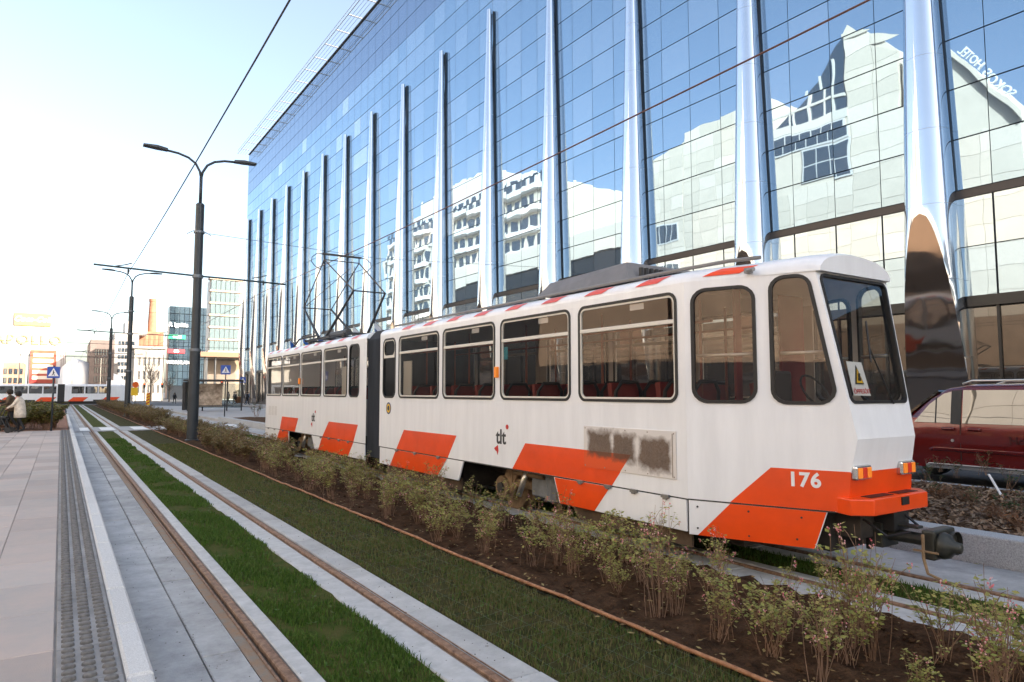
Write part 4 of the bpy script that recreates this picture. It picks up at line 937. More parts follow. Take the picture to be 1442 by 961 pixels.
# ------------------------------------------------------------ shrubs
LEAF = leafmat('shrub_leaves', [(.36, .35, .09), (.24, .29, .07), (.43, .37, .11), (.29, .33, .09), (.44, .36, .14), (.19, .25, .06)], .35)
LEAFR = leafmat('shrub_leaves_autumn', [(.30, .20, .08), (.24, .16, .07), (.27, .22, .08), (.18, .17, .06), (.33, .22, .12)], .35)
STEM = mat('shrub_stems', (.20, .115, .07), .8, var=.3, scale=20); BERRY = leafmat('berries', [(.75, .42, .42), (.70, .18, .20), (.80, .62, .58), (.62, .10, .14)], .2)
def shrub_meshes(seed, hh, nst, nlf, nb, leaf=LEAF, spread=.20, lsz=.017):
    r = random.Random(seed); st_, lf, be = MB(), MB(), MB(); tips = []
    for i in range(nst):
        a = r.uniform(0, 2*pi); lean = r.uniform(.1, 1)*spread; hgt = hh*r.uniform(.6, 1.05); b0 = Vector((r.gauss(0, .035), r.gauss(0, .035), -.02)); P = []
        w1 = r.uniform(-.05, .05); w2 = r.uniform(-.05, .05)
        for k in range(6):
            t = k/5; P.append(b0+Vector((cos(a)*lean*t**1.4+w1*sin(3*t), sin(a)*lean*t**1.4+w2*sin(3*t+1), hgt*t)))
        st_.tube(P, [.0034, .003, .0027, .0023, .0018, .0012], 3); tips.append(P)
        for q in range(r.randint(1, 3)):
            k = r.randint(2, 4); s0 = P[k]; a2 = a+r.uniform(-1.6, 1.6); L = hh*r.uniform(.15, .35); e = s0+Vector((cos(a2)*L*.6, sin(a2)*L*.6, L*.75)); mid = (s0+e)/2+Vector((0, 0, .02))
            st_.tube([s0, mid, e], [.0025, .002, .001], 3); tips.append([s0, s0.lerp(mid, .5), mid, mid.lerp(e, .5), e, e])
    for i in range(nlf):
        P = r.choice(tips); t = r.uniform(.45, 1)*5*(.62+.38*r.random()) if r.random() < .25 else r.uniform(2.4, 5); k = min(4, int(t)); c = P[k].lerp(P[k+1], t-k)
        a = r.uniform(0, 2*pi); l = lsz*r.uniform(.6, 1.5); d = Vector((cos(a), sin(a), r.uniform(-.5, .6))).normalized(); sd_ = d.cross(Vector((r.uniform(-.5, .5), r.uniform(-.5, .5), 1))).normalized(); c = c+d*.012
        lf.face([c, c+d*l*.5+sd_*l*.42, c+d*l*1.15, c+d*l*.5-sd_*l*.42])
    for i in range(nb):
        P = r.choice(tips); c0 = P[-1]
        for k in range(r.randint(2, 5)):
            c = c0+Vector((r.gauss(0, .010), r.gauss(0, .010), r.uniform(-.04, .012))); q = r.uniform(.0045, .0075)
            be.raw([c+Vector(e)*q for e in ((1,0,0), (-1,0,0), (0,1,0), (0,-1,0), (0,0,1), (0,0,-1))], ((0,2,4), (2,1,4), (1,3,4), (3,0,4), (2,0,5), (1,2,5), (3,1,5), (0,3,5)))
    return st_.mesh('stems', STEM), lf.mesh('leaves', leaf), be.mesh('berries', BERRY)
NEAR = [shrub_meshes(i, .55+.03*(i % 3), 13+i, 400+40*i, 8, lsz=.025, spread=.20+.04*i) for i in range(5)]
BARE = [shrub_meshes(20+i, .66, 12, 220, 18, spread=.13, lsz=.024) for i in range(2)]
FAR = [shrub_meshes(40+i, .60, 22, 800, 8, leaf=LEAFR, spread=.34, lsz=.040) for i in range(4)]
LBED = [shrub_meshes(50+i, .62, 20, 700, 0, leaf=leafmat('bed_leaves', [(.10, .12, .03), (.22, .20, .05), (.07, .09, .02), (.30, .24, .06)], .3), spread=.34, lsz=.045) for i in range(3)]
def shrub(kind, loc, sc, label, group, name='shrub'):
    t = thing(name, label, 'shrub', loc, R.uniform(0, 6.28), group); t.scale = (sc*R.uniform(.9, 1.15), sc*R.uniform(.9, 1.15), sc)
    for nm, me in zip(('stems', 'leaves', 'berries'), kind):
        if not me.polygons: continue
        q = link(nm, me, t)
        if nm != 'stems': q['kind'] = 'stuff'
    return t
def shrub_label(kd, y):
    k = 'sparse twiggy berry shrub' if kd in BARE else 'olive leaved berry shrub' if kd in NEAR else 'tan leaved dense shrub'
    w_ = ('in the bed before the coupler and tram nose' if y < 3.6 else 'in the bed before the tapered front door' if y < 5 else 'in the bed before the rust stained panel' if y < 6.7 else 'in the bed before the front bogie' if y < 9.6 else 'in the bed before the tram skirt near the bellows' if y < 12.8 else 'in the bed before the bellows and rear car' if y < 17 else 'in the bed before the rear bogie' if y < 20.5 else 'in the bed between tram tail and lamp post' if y < 28.5 else 'in the bed between lamp post and crossing')
    return k+' '+w_
GBD = 'berry shrubs planted in the bed between the tracks'
y = 1.55; n_s = 0
while y < 36:
    for x0 in (3.98, 4.42, 4.86):
        if R.random() < .08: continue
        x = x0+R.uniform(-.2, .2); yy = y+R.uniform(-.26, .26)
        if yy > 25.2 and yy < 28.4 and abs(x-4.2) < .45: continue
        kd = R.choice(BARE) if R.random() < .24 and yy < 12 else (R.choice(NEAR) if yy < 16 or R.random() < .3 else R.choice(FAR))
        shrub(kd, (x, yy, .012), R.choice((R.uniform(.5, .75), R.uniform(.75, 1.2), R.uniform(.8, 1.1))) if yy < 16 else R.uniform(.8, 1.2), shrub_label(kd, yy), GBD); n_s += 1
    y += .43 if y < 14 else .66
# the two tall sprigs in front of the coupler
for (x, yy, sc) in ((4.55, 2.55, 1.22), (4.62, 2.75, 1.28), (4.5, 1.85, 1.2)):
    shrub(BARE[n_s % 2], (x, yy, .012), sc, 'tall sparse sprig with pink berries in front of the tram coupler', 'tall sprigs in front of the coupler'); n_s += 1
y = 41
while y < 98:
    for x0 in (4.1, 4.9): shrub(R.choice(FAR), (x0+R.uniform(-.15, .15), y, .012), R.uniform(1.25, 1.6), 'brown autumn shrub in the hedge '+('just beyond the painted crossing' if y < 50 else 'around the second lamp post' if y < 65 else 'running up to the far street'), 'hedge shrubs beyond the crossing', 'hedge_shrub')
    y += 1.0 if y < 60 else 1.7
# left bed shrubs behind the couple
for i in range(64):
    x = R.uniform(-4.4, -.15); yy = 35.2+14*R.random()**1.3; shrub(R.choice(LBED), (x, yy, .16), R.uniform(1.3, 1.9), 'yellow brown shrub in the red gravel bed behind the crossing sign', 'shrubs in the red gravel bed', 'bed_shrub')
GREENL = leafmat('low_green', [(.03, .06, .015), (.05, .09, .025), (.08, .10, .03)], .3)
LOW = [shrub_meshes(70+i, .42, 8, 130, 0, leaf=GREENL, spread=.2, lsz=.03) for i in range(3)]
for (px, py) in ((1300, 680), (1345, 672), (1420, 690), (1385, 668), (1325, 664), (1372, 715), (1433, 735), (1318, 700)):
    c = gnd(px, py, .26); shrub(R.choice(LOW), c, R.uniform(.7, 1.1), 'low dark green plant in the mulch bed beside the red van', 'low plants in the mulch bed', 'low_plant')
ORL = leafmat('rust_leaves', [(.28, .10, .03), (.20, .08, .03), (.12, .08, .03)], .3); HE = shrub_meshes(91, .16, 30, 260, 0, leaf=ORL, spread=.2, lsz=.02)
for (px, py) in ((1325, 700), (1362, 706), (1432, 742), (1400, 728)): shrub(HE, gnd(px, py, .26), R.uniform(.8, 1.2), 'small rust coloured heather clump on the bark mulch', 'heather clumps on the mulch', 'heather_clump')
for (px, py) in ((360, 586), (392, 588)):
    shrub(LOW[0], gnd(px, py, .2), 2.6, 'dark leafy plant at the pavement edge behind the tram tail', 'plants at the pavement edge', 'edge_plant')
m = MB(); c = gnd(1416, 698, .26); m.prism([c+Vector((-.035, 0, -.1)), c+Vector((.035, 0, -.1)), c+Vector((-.07, .16, .30)), c+Vector((-.13, .16, .30))], (0, .012, 0)); stk = m.build('marker_stake', PAPER); tag(stk, 'leaning white plastic marker stake in the bark mulch', 'stake')

# ------------------------------------------------------------ lamp posts with catenary arms, wires
def lamp_post(y):
    m_ = {}
    t = thing('lamp_post', 'tall anthracite twin lamp post in the shrub bed behind the tram tail', 'lamp post', (4.05, y, 0), 0, 'twin lamp posts along the tram line')
    m = MB(); m.lathe([(.24, -.05), (.24, .05), (.19, .07), (.185, 3.3), (.155, 3.34), (.15, 8.75), (.10, 8.8)], 20); m.build('shaft', POLE, t, ang=30)
    m = MB(); m.lathe([(.2, 3.26), (.205, 3.30), (.2, 3.36)], 20); m.lathe([(.19, 5.98), (.19, 6.1)], 20); m.lathe([(.19, 7.66), (.19, 7.74)], 20); m.build('collar', mat('collar_grey', (.16, .18, .20), .4, metal=.5), t, ang=30)
    m = MB(); m.tube([(0, 0, 8.75), (0, 0, 9.85)], .06, 10); m.build('neck', POLE, t, smooth=True)
    for s in (-1, 1):
        P = [(0, 0, 9.75), (s*.05, 0, 10.0), (s*.2, 0, 10.28), (s*.45, 0, 10.46), (s*.8, 0, 10.56), (s*1.25, 0, 10.60)]
        m = MB(); m.tube(P, .045, 8); a = m.build('lamp_arm', POLE, t, smooth=True)
        m = MB(); m.loft([[(s*1.15, -.09, 10.56), (s*1.15, .09, 10.56), (s*1.15, .09, 10.66), (s*1.15, -.09, 10.66)], [(s*1.5, -.16, 10.585), (s*1.5, .16, 10.585), (s*1.5, .16, 10.69), (s*1.5, -.16, 10.69)], [(s*1.95, -.14, 10.61), (s*1.95, .14, 10.61), (s*1.95, .14, 10.67), (s*1.95, -.14, 10.67)]]); m.build('lamp_head', POLE, a, bevel=.01)
    m = MB(); m.tube([(-3.3, 0, 6.16), (-1.5, 0, 6.1), (0, 0, 6.06), (1.5, 0, 6.05), (3.2, 0, 6.02)], .035, 8); ar = m.build('line_arm', mat('arm_teal_grey', (.04, .075, .085), .5), t, smooth=True)
    m = MB()
    for x in (-2.25, 2.35): m.tube([(x-.4, 0, 6.16), (x-.1, -.1, 6.22), (x+.1, -.1, 6.30)], .02, 5); m.cyl((x, 0, 5.92), (x, 0, 6.1), .03, n=8)
    m.build('insulator', DARK, ar)
    m = MB(); m.tube([(-.42, 0, 7.60), (-.2, 0, 7.74), (.2, 0, 7.74), (.42, 0, 7.62)], .018, 5); m.build('stay_bracket', ALU, t)
    return t
L1 = lamp_post(27.3)
for y in (57.0, 87.0): c = copy_tree(L1); c.location = (4.05+(.0 if y < 60 else .3), y, 0); c['label'] = 'twin lamp post in the hedge beyond the painted crossing' if y < 60 else 'twin lamp post in the hedge next to the far street'
def wire(name, pts, r, m, label, group=None):
    mm = MB(); mm.tube(pts, r, 5); return tag(mm.build(name, m), label, 'wire', group)
WIRE = mat('wire_dark', (.03, .03, .032), .5, metal=.3); WCOP = mat('wire_copper', (.16, .07, .045), .5, metal=.3)
def sag(x, z, y0, ys, d=.18):
    out = []
    for a, b in zip(ys, ys[1:]):
        for k in range(8): t = k/8; out.append((x, a+(b-a)*t, z-d*4*t*(1-t)))
    return out+[(x, ys[-1], z)]
wire('contact_wire', sag(1.79, 5.93, -20, [-3, 27.3, 57, 87, 117]), .011, WIRE, 'dark overhead contact wire running above the empty track')
wire('contact_wire', sag(6.42, 5.68, -20, [-3, 27.3, 57, 87, 117], .15), .012, WCOP, 'copper coloured contact wire running above the tram roof')
for k, (y, z) in enumerate(((57, 7.7), (87, 7.7), (27.3, 7.7))):
    wire('span_wire', [(4.1, y, z), (12, y+2, z+.2), (23.2, y+5, z+1.4)], .010, WIRE, 'thin span wire from lamp post to the glass facade', 'span wires to the facade')
for k, (z, y) in enumerate(((6.4, 104), (8.2, 106), (6.9, 118))):
    wire('cross_wire', [(-40, y, z+.5), (-10, y, z), (25, y, z), (60, y, z+.6)], .03, WIRE, 'thin cable strung across the far street', 'cables across the far street')

# ------------------------------------------------------------ signs, shelter, signals
def crossing_sign(px, py, zg, s, label, hp=2.9, extra=False):
    c = gnd(px, py, zg); t = thing('crossing_sign', label, 'sign', c, radians(-33+15), 'blue pedestrian crossing signs')
    m = MB(); m.cyl((0, 0, -.05), (0, 0, hp+.1), .036, n=10); m.build('post', POLE, t, smooth=True)
    m = MB(); m.box((0, -.05, hp-.25*s), (.66*s, .02, .66*s)); pl = m.build('sign_plate', BLUE, t, bevel=.006)
    z0 = hp-.25*s
    m = MB(); m.prism([(-.27*s, -.066, z0-.22*s), (.27*s, -.066, z0-.22*s), (0, -.066, z0+.26*s)], (0, .005, 0)); tr = m.build('white_triangle', PAPER, pl)
    m = MB(); y_ = -.070
    m.cyl((0, y_, z0+.08*s), (0, y_+.003, z0+.08*s), .035*s, n=10)
    m.tube([(0, y_, z0+.04*s), (0, y_, z0-.05*s)], .028*s, 5); m.tube([(0, y_, z0-.05*s), (-.07*s, y_, z0-.18*s)], .02*s, 4); m.tube([(0, y_, z0-.05*s), (.07*s, y_, z0-.18*s)], .02*s, 4); m.tube([(0, y_, z0+.03*s), (.08*s, y_, z0-.03*s)], .015*s, 4)
    m.build('walking_figure', BLACK, tr)
    return t
crossing_sign(72, 607, ZP, .70, 'blue pedestrian crossing sign on a black post at the platform end', 2.55)
crossing_sign(316, 588, .14, .9, 'blue pedestrian crossing sign on a pole beside the bus shelter', 3.3)
crossing_sign(341, 572, .10, 1.0, 'blue pedestrian crossing sign in front of the steel columns', 3.4)
# bus shelter
c0 = gnd(300, 579, .14); sh = thing('bus_shelter', 'black framed bus shelter with lit advert panel on the pavement', 'bus shelter', c0, radians(-20))
BLKM = mat('shelter_black', (.015, .015, .016), .4)
m = MB(); m.bb(-2.3, 2.3, -.9, .9, 2.55, 2.72); m.build('roof', BLKM, sh, bevel=.02)
for x in (-2.2, -1.0, 1.0, 2.2):
    m = MB(); m.bb(x-.05, x+.05, .65, .75, 0, 2.56); m.build('post', BLKM, sh)
m = MB(); m.bb(-2.15, 2.15, .68, .70, .25, 2.4); m.build('back_pane', glassmat('shelter_glass', (.75, .8, .8), 1.5), sh)
m = MB(); m.bb(-2.32, -2.10, -.85, .75, .1, 2.5); ad = m.build('advert_case', BLKM, sh, bevel=.02)
m = MB(); m.bb(-2.335, -2.325, -.72, .62, .35, 2.35); m.build('poster', mat('poster_gold', (.55, .28, .04), .5, var=.5, scale=1.2), ad)
m = MB(); m.bb(-1.6, .6, .60, .66, .35, 2.35); m.build('advert_case', mat('poster_photo', (.45, .25, .13), .5, var=.75, scale=1.6, col2=(.75, .6, .45)), sh)
m = MB(); m.bb(-1.2, 1.6, .2, .6, .42, .47); m.build('bench', DARK, sh)
# striped delineator and roadworks board
c = gnd(208, 573, -.05); t = thing('warning_beacon', 'red and yellow striped warning beacon at the street corner', 'beacon', c, radians(-25))
m = MB(); m.box((0, 0, .06), (.6, .5, .12)); m.build('foot', BLACK, t)
m = MB(); m.box((0, 0, .95), (.42, .05, 1.5)); bb_ = m.build('board', YEL, t)
m = MB()
for k in range(4): m.prism([(-.2, -.03, .3+.36*k), (.2, -.03, .52+.36*k), (.2, -.03, .68+.36*k), (-.2, -.03, .46+.36*k)], (0, .004, 0))
m.build('stripe', RED, bb_)
c = gnd(190, 571, -.05); t = thing('roadworks_sign', 'orange round roadworks sign with yellow board on a stand', 'sign', c, radians(-25))
m = MB(); m.cyl((0, 0, 0), (0, 0, 3.2), .04, n=8); m.box((0, 0, .05), (.8, .5, .1)); m.build('stand', DARK, t)
m = MB(); m.cyl((0, -.05, 2.85), (0, -.08, 2.85), .42, n=24); m.build('disc', mat('orange_sign', (.75, .12, .01), .5), t)
m = MB(); m.box((-.1, -.06, 1.9), (.9, .03, 1.1)); m.build('board', YEL, t)
def signal(px, py, label, hp=3.4, top=None):
    c = gnd(px, py, -.05); t = thing('traffic_light', label, 'traffic light', c, radians(-20), 'traffic lights at the far junction')
    m = MB(); m.cyl((0, 0, 0), (0, 0, top or hp), .07, n=8); m.build('post', POLE, t)
    m = MB(); m.bb(-.18, .18, -.35, -.08, hp-.95, hp-.05); b_ = m.build('signal_head', BLKM, t)
    m = MB(); m.cyl((0, -.36, hp-.2), (0, -.38, hp-.2), .11, n=12); m.build('red_lens', emit('signal_red', (1, .12, .03), 1.2) if 'signal_red' not in MATS else MATS['signal_red'], b_)
    return t
signal(228, 566, 'traffic light with red lamp beside the limestone house', 3.6, 9); signal(203, 566, 'traffic light pole behind the roadworks sign', 3.6, 9.5); signal(258, 565, 'traffic light at the foot of the blue office', 3.5); signal(312, 570, 'traffic light behind the bus shelter', 3.6)
c = gnd(345, 565.5, .0); t = thing('planter', 'terracotta planter with small shrub at the foot of the columns', 'planter', (23.0, 112, .1)); m = MB(); m.lathe([(.4, 0), (.55, .9), (.6, 1.0)], 16); m.build('pot', mat('terracotta', (.38, .15, .07), .8), t, smooth=True)
m = MB(); 
for i in range(160):
    a = R.uniform(0, 6.28); r_ = R.random()*.6; z = 1.0+R.random()*.9; m.face([(r_*cos(a), r_*sin(a), z), (r_*cos(a)+.1, r_*sin(a), z+.05), (r_*cos(a)+.05, r_*sin(a)+.1, z+.12)])
m.build('foliage', GREENL, t)
# flags on the facade
FC = [((.02, .10, .38), None), ((.02, .12, .42), (.75, .55, .03)), ((.02, .08, .40), None), ((.7, .7, .72), (.4, .42, .55)), ((.72, .72, .74), None), ((.70, .70, .72), (.03, .05, .2))]
for i, (a, b) in enumerate(FC):
    lab = ['plain blue flag', 'blue flag with a yellow cross', 'deep blue flag', 'white flag with grey band', 'plain white flag', 'white flag with dark band'][i]
    t = thing('facade_flag', lab+' hanging from an angled pole before the steel columns', 'flag', (23.0, 78-5.0*i, 5.0), 0, 'flags on the facade')
    m = MB(); m.tube([(1.0, 0, 0), (-1.6, 0, 2.6)], .035, 6); m.build('pole', ALU, t)
    m = MB(); nx, nz_ = 8, 6
    V = [(-1.55+.0+1.15*j/nz_*1.0, .12*sin(u*1.3+j*.4)+.02*j, 2.5-1.15*j/nz_-(1.7*u/nx)) for j in range(nz_+1) for u in range(nx+1)]
    V = [(-1.6+2.0*j/nz_, .10*sin(u*1.1+j*.7), 2.55-2.0*j/nz_-1.5*u/nx) for j in range(nz_+1) for u in range(nx+1)]
    f_ = [(j*(nx+1)+u, j*(nx+1)+u+1, (j+1)*(nx+1)+u+1, (j+1)*(nx+1)+u) for j in range(nz_) for u in range(nx)]
    m.raw(V, f_); 
    if b:
        m.m = [1 if (k//nx) in (2,) or (k % nx) in (3, 4) else 0 for k in range(len(f_))]
    m.build('cloth', [mat('flag_%d' % i, a, .8), mat('flag_%d_b' % i, b or a, .8)], t, smooth=True)

# ------------------------------------------------------------ red van
van = thing('van', 'dark red passenger van with silver roof rail parked beyond the mulch bed', 'van', (15.5, 5.65, -.05), 0, None)
VRED = mat('van_red', (.14, .008, .007), .22, metal=.35, coat=1.0); VGL = mirror('van_glass', (.62, .62, .64), (.008, .008, .009), .20, wav=.003, wscale=1.3)
# local: y forward (front +2.48), x left negative; stations give roof height and half width by height
def vanring(y, zr, zb, hw):
    pr = [(1.0, zb), (1.0, .62), (1.01, .95), (.985, 1.12), (.955, 1.30)]
    top = [(.86, zr-.10), (.78, zr-.02), (.45, zr+.02)]
    pts = [(-a*hw, y, min(z, zr-.12)) for a, z in pr]+[(-a*hw, y, z) for a, z in top]
    return pts+[(-p[0], p[1], p[2]) for p in pts[::-1]]
stn = [(-2.48, 1.75, .40, .92), (-2.42, 1.93, .36, .97), (-2.0, 1.96, .34, .985), (-.5, 1.97, .34, .985), (.55, 1.96, .34, .985), (.95, 1.90, .34, .985), (1.25, 1.72, .34, .98), (1.62, 1.42, .34, .975), (1.80, 1.27, .34, .97), (2.2, 1.16, .36, .94), (2.42, 1.02, .38, .86), (2.50, .80, .42, .78)]
m = MB(); m.loft([vanring(*s_) for s_ in stn]); m.build('body', VRED, van, ang=50)
def vx(z): return -(.985*(1.0 if z < .95 else 1.0-(z-1.12)*.19 if z > 1.12 else .99))
def vpanel(poly, out, name, mt, parent, th=.012, bevel=0):
    m = MB(); m.prism([(vx(z)-out, y, z) for y, z in poly], (th, 0, 0)); return m.build(name, mt, parent, bevel=bevel)
vpanel([(.84, 1.22), (1.52, 1.22), (1.24, 1.58), (.98, 1.79), (.84, 1.83)], .006, 'front_window', VGL, van)
vpanel([(1.10, 1.22), (1.125, 1.22), (1.125, 1.72), (1.10, 1.72)], .010, 'window_bar', BLACK, van)
vpanel([(.66, 1.20), (.84, 1.20), (.84, 1.85), (.66, 1.86)], .005, 'door_pillar', BLACK, van)
vpanel([(-.72, 1.22), (.63, 1.22), (.63, 1.86), (-.72, 1.86)], .008, 'side_window', VGL, van)
vpanel([(-2.2, 1.24), (-.78, 1.22), (-.78, 1.86), (-2.2, 1.84)], .008, 'rear_side_window', VGL, van)
for y in (.66, -.78, 1.66): vpanel([(y, .50), (y+.010, .50), (y+.010, 1.20), (y, 1.20)], .014, 'door_gap', BLACK, van)
for y in (.88, .42):
    m = MB(); m.loft([[(-1.0, y-.12, 1.08), (-1.0, y+.12, 1.08), (-1.0, y+.12, 1.14), (-1.0, y-.12, 1.14)], [(-1.05, y-.09, 1.095), (-1.05, y+.09, 1.095), (-1.05, y+.09, 1.125), (-1.05, y-.09, 1.125)]]); m.build('door_handle', VRED, van, bevel=.01)
m = MB(); m.prism([(-1.0, -1.4, .66), (-1.0, 1.25, .66), (-1.03, 1.15, .70), (-1.03, -1.3, .70)], (0, 0, .045)); m.build('side_moulding', VRED, van, bevel=.012)
m = MB(); m.bb(-1.02, -.9, -1.3, 1.3, .33, .40); m.bb(-1.05, -.98, -1.25, 1.25, .40, .43); m.build('sill_step', mat('sill_silver', (.45, .45, .45), .3, metal=.8), van, bevel=.008)
for s in (-1, 1):
    m = MB(); m.tube([(s*.74, -2.2, 1.97), (s*.76, -2.1, 2.04), (s*.76, .5, 2.04), (s*.74, .68, 1.98)], .022, 8); m.build('roof_rail', ALU, van, smooth=True)
for y in (-1.55, 1.98):
    for s in (-1, 1):
        m = MB(); m.cyl((s*.76, y, .33), (s*.99, y, .33), .33, n=24); wv_ = m.build('wheel', BLACK, van, bevel=.03); m = MB(); m.cyl((s*.985, y, .33), (s*1.0, y, .33), .21, n=18); m.build('rim', ALU, wv_)
m = MB(); m.cyl((-1.0, .80, .885), (-1.012, .80, .885), .028, n=14); m.build('badge', ALU, van)
text('door_lettering', 'Hole', .20, (-1.009, -.35, .93), (0, -1, 0), (0, 0, 1), mat('lettering_dark', (.05, .004, .004), .4), van, depth=.002, bold=.004)
m = MB(); m.prism([(-.80, 1.70, 1.36), (.80, 1.70, 1.36), (.74, 1.12, 1.83), (-.74, 1.12, 1.83)], (0, .03, .03)); m.build('windscreen', VGL, van)

# ------------------------------------------------------------ people
def body_mesh(J, E, rad, mats, lab, sub=1):
    """one continuous skinned figure; every face takes the material of its nearest limb"""
    names = list(J); me = bpy.data.meshes.new('person_body'); me.from_pydata([J[n] for n in names], [(names.index(a), names.index(b)) for a, b in E], [])
    o = bpy.data.objects.new('tmp', me); COL.objects.link(o); sk = o.modifiers.new('skin', 'SKIN'); sk.use_smooth_shade = True
    for i, n in enumerate(names):
        v = me.skin_vertices[0].data[i]; r = rad[n]; v.radius = r if isinstance(r, tuple) else (r, r); v.use_root = (n == 'pelvis')
    s_ = o.modifiers.new('sub', 'SUBSURF'); s_.levels = s_.render_levels = sub
    dg = bpy.context.evaluated_depsgraph_get(); dg.update(); out = bpy.data.meshes.new_from_object(o.evaluated_get(dg)); bpy.data.objects.remove(o)
    out.materials.clear()
    for m_ in mats: out.materials.append(m_)
    segs = [(Vector(J[a]), Vector(J[b]), lab(a, b)) for a, b in E]
    for p in out.polygons:
        best = (9, 0)
        for a, b, l in segs:
            d = b-a; t = max(0, min(1, (p.center-a).dot(d)/max(1e-9, d.length_squared))); q = (p.center-a-d*t).length
            if q < best[0]: best = (q, l)
        p.material_index = best[1]; p.use_smooth = True
    return out
def person(label, loc, rz, top, trouser, shoe=(.02, .02, .02), stride=.0, arms=(.1, .1), lean=0., hair=(.02, .014, .01), hgt=1.72, coat=None, group=None, hat=None, bulk=1.0, face=True, elbow=.5):
    k = hgt/1.72; t = thing('person', label, 'person', loc, rz, group)
    def P(x, y, z): return Vector((x*k, (y+lean*max(0, z-.9))*k, z*k))
    J = {'pelvis': P(0, 0, .95), 'waist': P(0, 0, 1.10), 'chest': P(0, .01, 1.32), 'neck': P(0, .02, 1.48), 'jaw': P(0, .045, 1.55), 'head': P(0, .05, 1.63), 'crown': P(0, .035, 1.70)}
    E = [('pelvis', 'waist'), ('waist', 'chest'), ('chest', 'neck'), ('neck', 'jaw'), ('jaw', 'head'), ('head', 'crown')]
    for s, n in ((-1, 'l'), (1, 'r')):
        sw = stride*s; J['hip'+n] = P(s*.10, 0, .90); J['knee'+n] = P(s*.105, sw*.5+.03, .50); J['ank'+n] = P(s*.105, sw-.02-(.10 if sw < -.05 else 0), .09+(.05 if sw < -.05 else 0)); J['toe'+n] = P(s*.115, sw+.14, .035)
        a = arms[0] if s < 0 else arms[1]
        J['sho'+n] = P(s*.19*bulk, .0, 1.41); J['elb'+n] = P(s*.245*bulk, sin(a)*.28, 1.41-cos(a)*.28); a2 = a+elbow; J['wri'+n] = J['elb'+n]+P(-s*.02, 0, 0)+Vector((0, sin(a2)*.25*k, -cos(a2)*.25*k)); J['hand'+n] = J['wri'+n]+Vector((0, sin(a2)*.10*k, -cos(a2)*.10*k))
        E += [('pelvis', 'hip'+n), ('hip'+n, 'knee'+n), ('knee'+n, 'ank'+n), ('ank'+n, 'toe'+n), ('chest', 'sho'+n), ('sho'+n, 'elb'+n), ('elb'+n, 'wri'+n), ('wri'+n, 'hand'+n)]
    b = bulk*k
    rad = {'pelvis': (.14*b, .115*b), 'waist': (.14*b, .11*b), 'chest': (.165*b, .12*b), 'neck': .058*k, 'jaw': .068*k, 'head': .092*k, 'crown': .075*k}
    for n in 'lr': rad.update({'hip'+n: .088*b, 'knee'+n: .06*b, 'ank'+n: .045*b, 'toe'+n: .038*k, 'sho'+n: .072*b, 'elb'+n: .052*b, 'wri'+n: .036*b, 'hand'+n: .034*k})
    def lab(a, c):
        q = a+' '+c
        if 'toe' in q: return 3
        if 'knee' in q or 'hip' in q: return 1
        if 'hand' in q or 'jaw' in q or 'head' in q or 'crown' in q: return 2
        return 0
    key = lambda c: mat('cloth_%d_%d_%d' % tuple(int(v*999) for v in c), c, .85, var=.2, scale=12)
    me = body_mesh(J, E, rad, [key(top), key(trouser), SKIN, key(shoe)], lab); me.name = 'body'; link('body', me, t)
    hd = J['head']; m = MB(); rings = []
    for zz, rr in ((-.09, .098), (-.02, .112), (.05, .112), (.10, .085), (.135, .03)):
        rings.append([hd+Vector((rr*cos(q)*k, (rr*1.1*sin(q)-.028)*k, zz*k+(.055*k if sin(q) > .45 and zz < .04 else 0))) for q in [2*pi*i/14 for i in range(14)]])
    m.loft(rings); m.build('hat' if hat else 'hair', key(hat) if hat else key(hair), t, smooth=True)
    if face:
        m = MB()
        for s in (-1, 1): m.box(hd+Vector((s*.034*k, .093*k, .0)), (.022*k, .012*k, .011*k))
        m.build('eyes', BLACK, t); m = MB(); m.prism([hd+Vector((-.015*k, .088*k, -.045*k)), hd+Vector((.015*k, .088*k, -.045*k)), hd+Vector((0, .09*k, .005*k))], (0, .022*k, -.004*k)); m.build('nose', SKIN, t)
    if coat:
        m = MB(); rings = []
        for zz, rx, ry in coat: rings.append([P(rx*cos(q), ry*sin(q), zz) for q in [2*pi*i/18 for i in range(18)]])
        m.loft(rings); m.build('coat', key(top), t, smooth=True)
    return t
zc = ZP
def feet(px, py, z=ZP): return gnd(px, py, z)
CREAM = (.62, .55, .46)
p1 = feet(27, 609); person('person in a cream padded coat holding a walking frame', p1, radians(75), CREAM, (.015, .015, .018), stride=.10, arms=(.55, .65), lean=.10, hair=(.012, .01, .01), hgt=1.58, bulk=1.15, elbow=.45, coat=[(.62, .26, .21), (.80, .27, .22), (1.05, .25, .20), (1.25, .245, .185), (1.38, .22, .16), (1.46, .12, .10)])
p2 = feet(14, 606.5); person('person in a brown jacket beside the walking frame', p2, radians(88), (.075, .05, .028), (.012, .012, .014), stride=.16, arms=(.35, .9), lean=.06, hgt=1.66, bulk=1.12, elbow=.9, coat=[(.82, .22, .18), (1.0, .23, .18), (1.25, .235, .175), (1.40, .21, .15), (1.47, .11, .10)])
wk = thing('walking_frame', 'black wheeled walking frame pushed by the couple', 'walker', p1+Vector((-.50, -.12, 0)), radians(80))
m = MB()
for s in (-1, 1):
    m.tube([(s*.26, -.12, .95), (s*.26, -.02, .95), (s*.26, .12, .62), (s*.26, .22, .14)], .02, 6); m.tube([(s*.26, .08, .66), (s*.26, -.18, .14)], .02, 6)
m.bb(-.25, .25, -.10, .16, .56, .62); m.build('frame', BLACK, wk)
m = MB(); m.bb(-.22, .22, .0, .22, .30, .56); m.build('bag', mat('bag_black', (.012, .012, .012), .8), wk, bevel=.03)
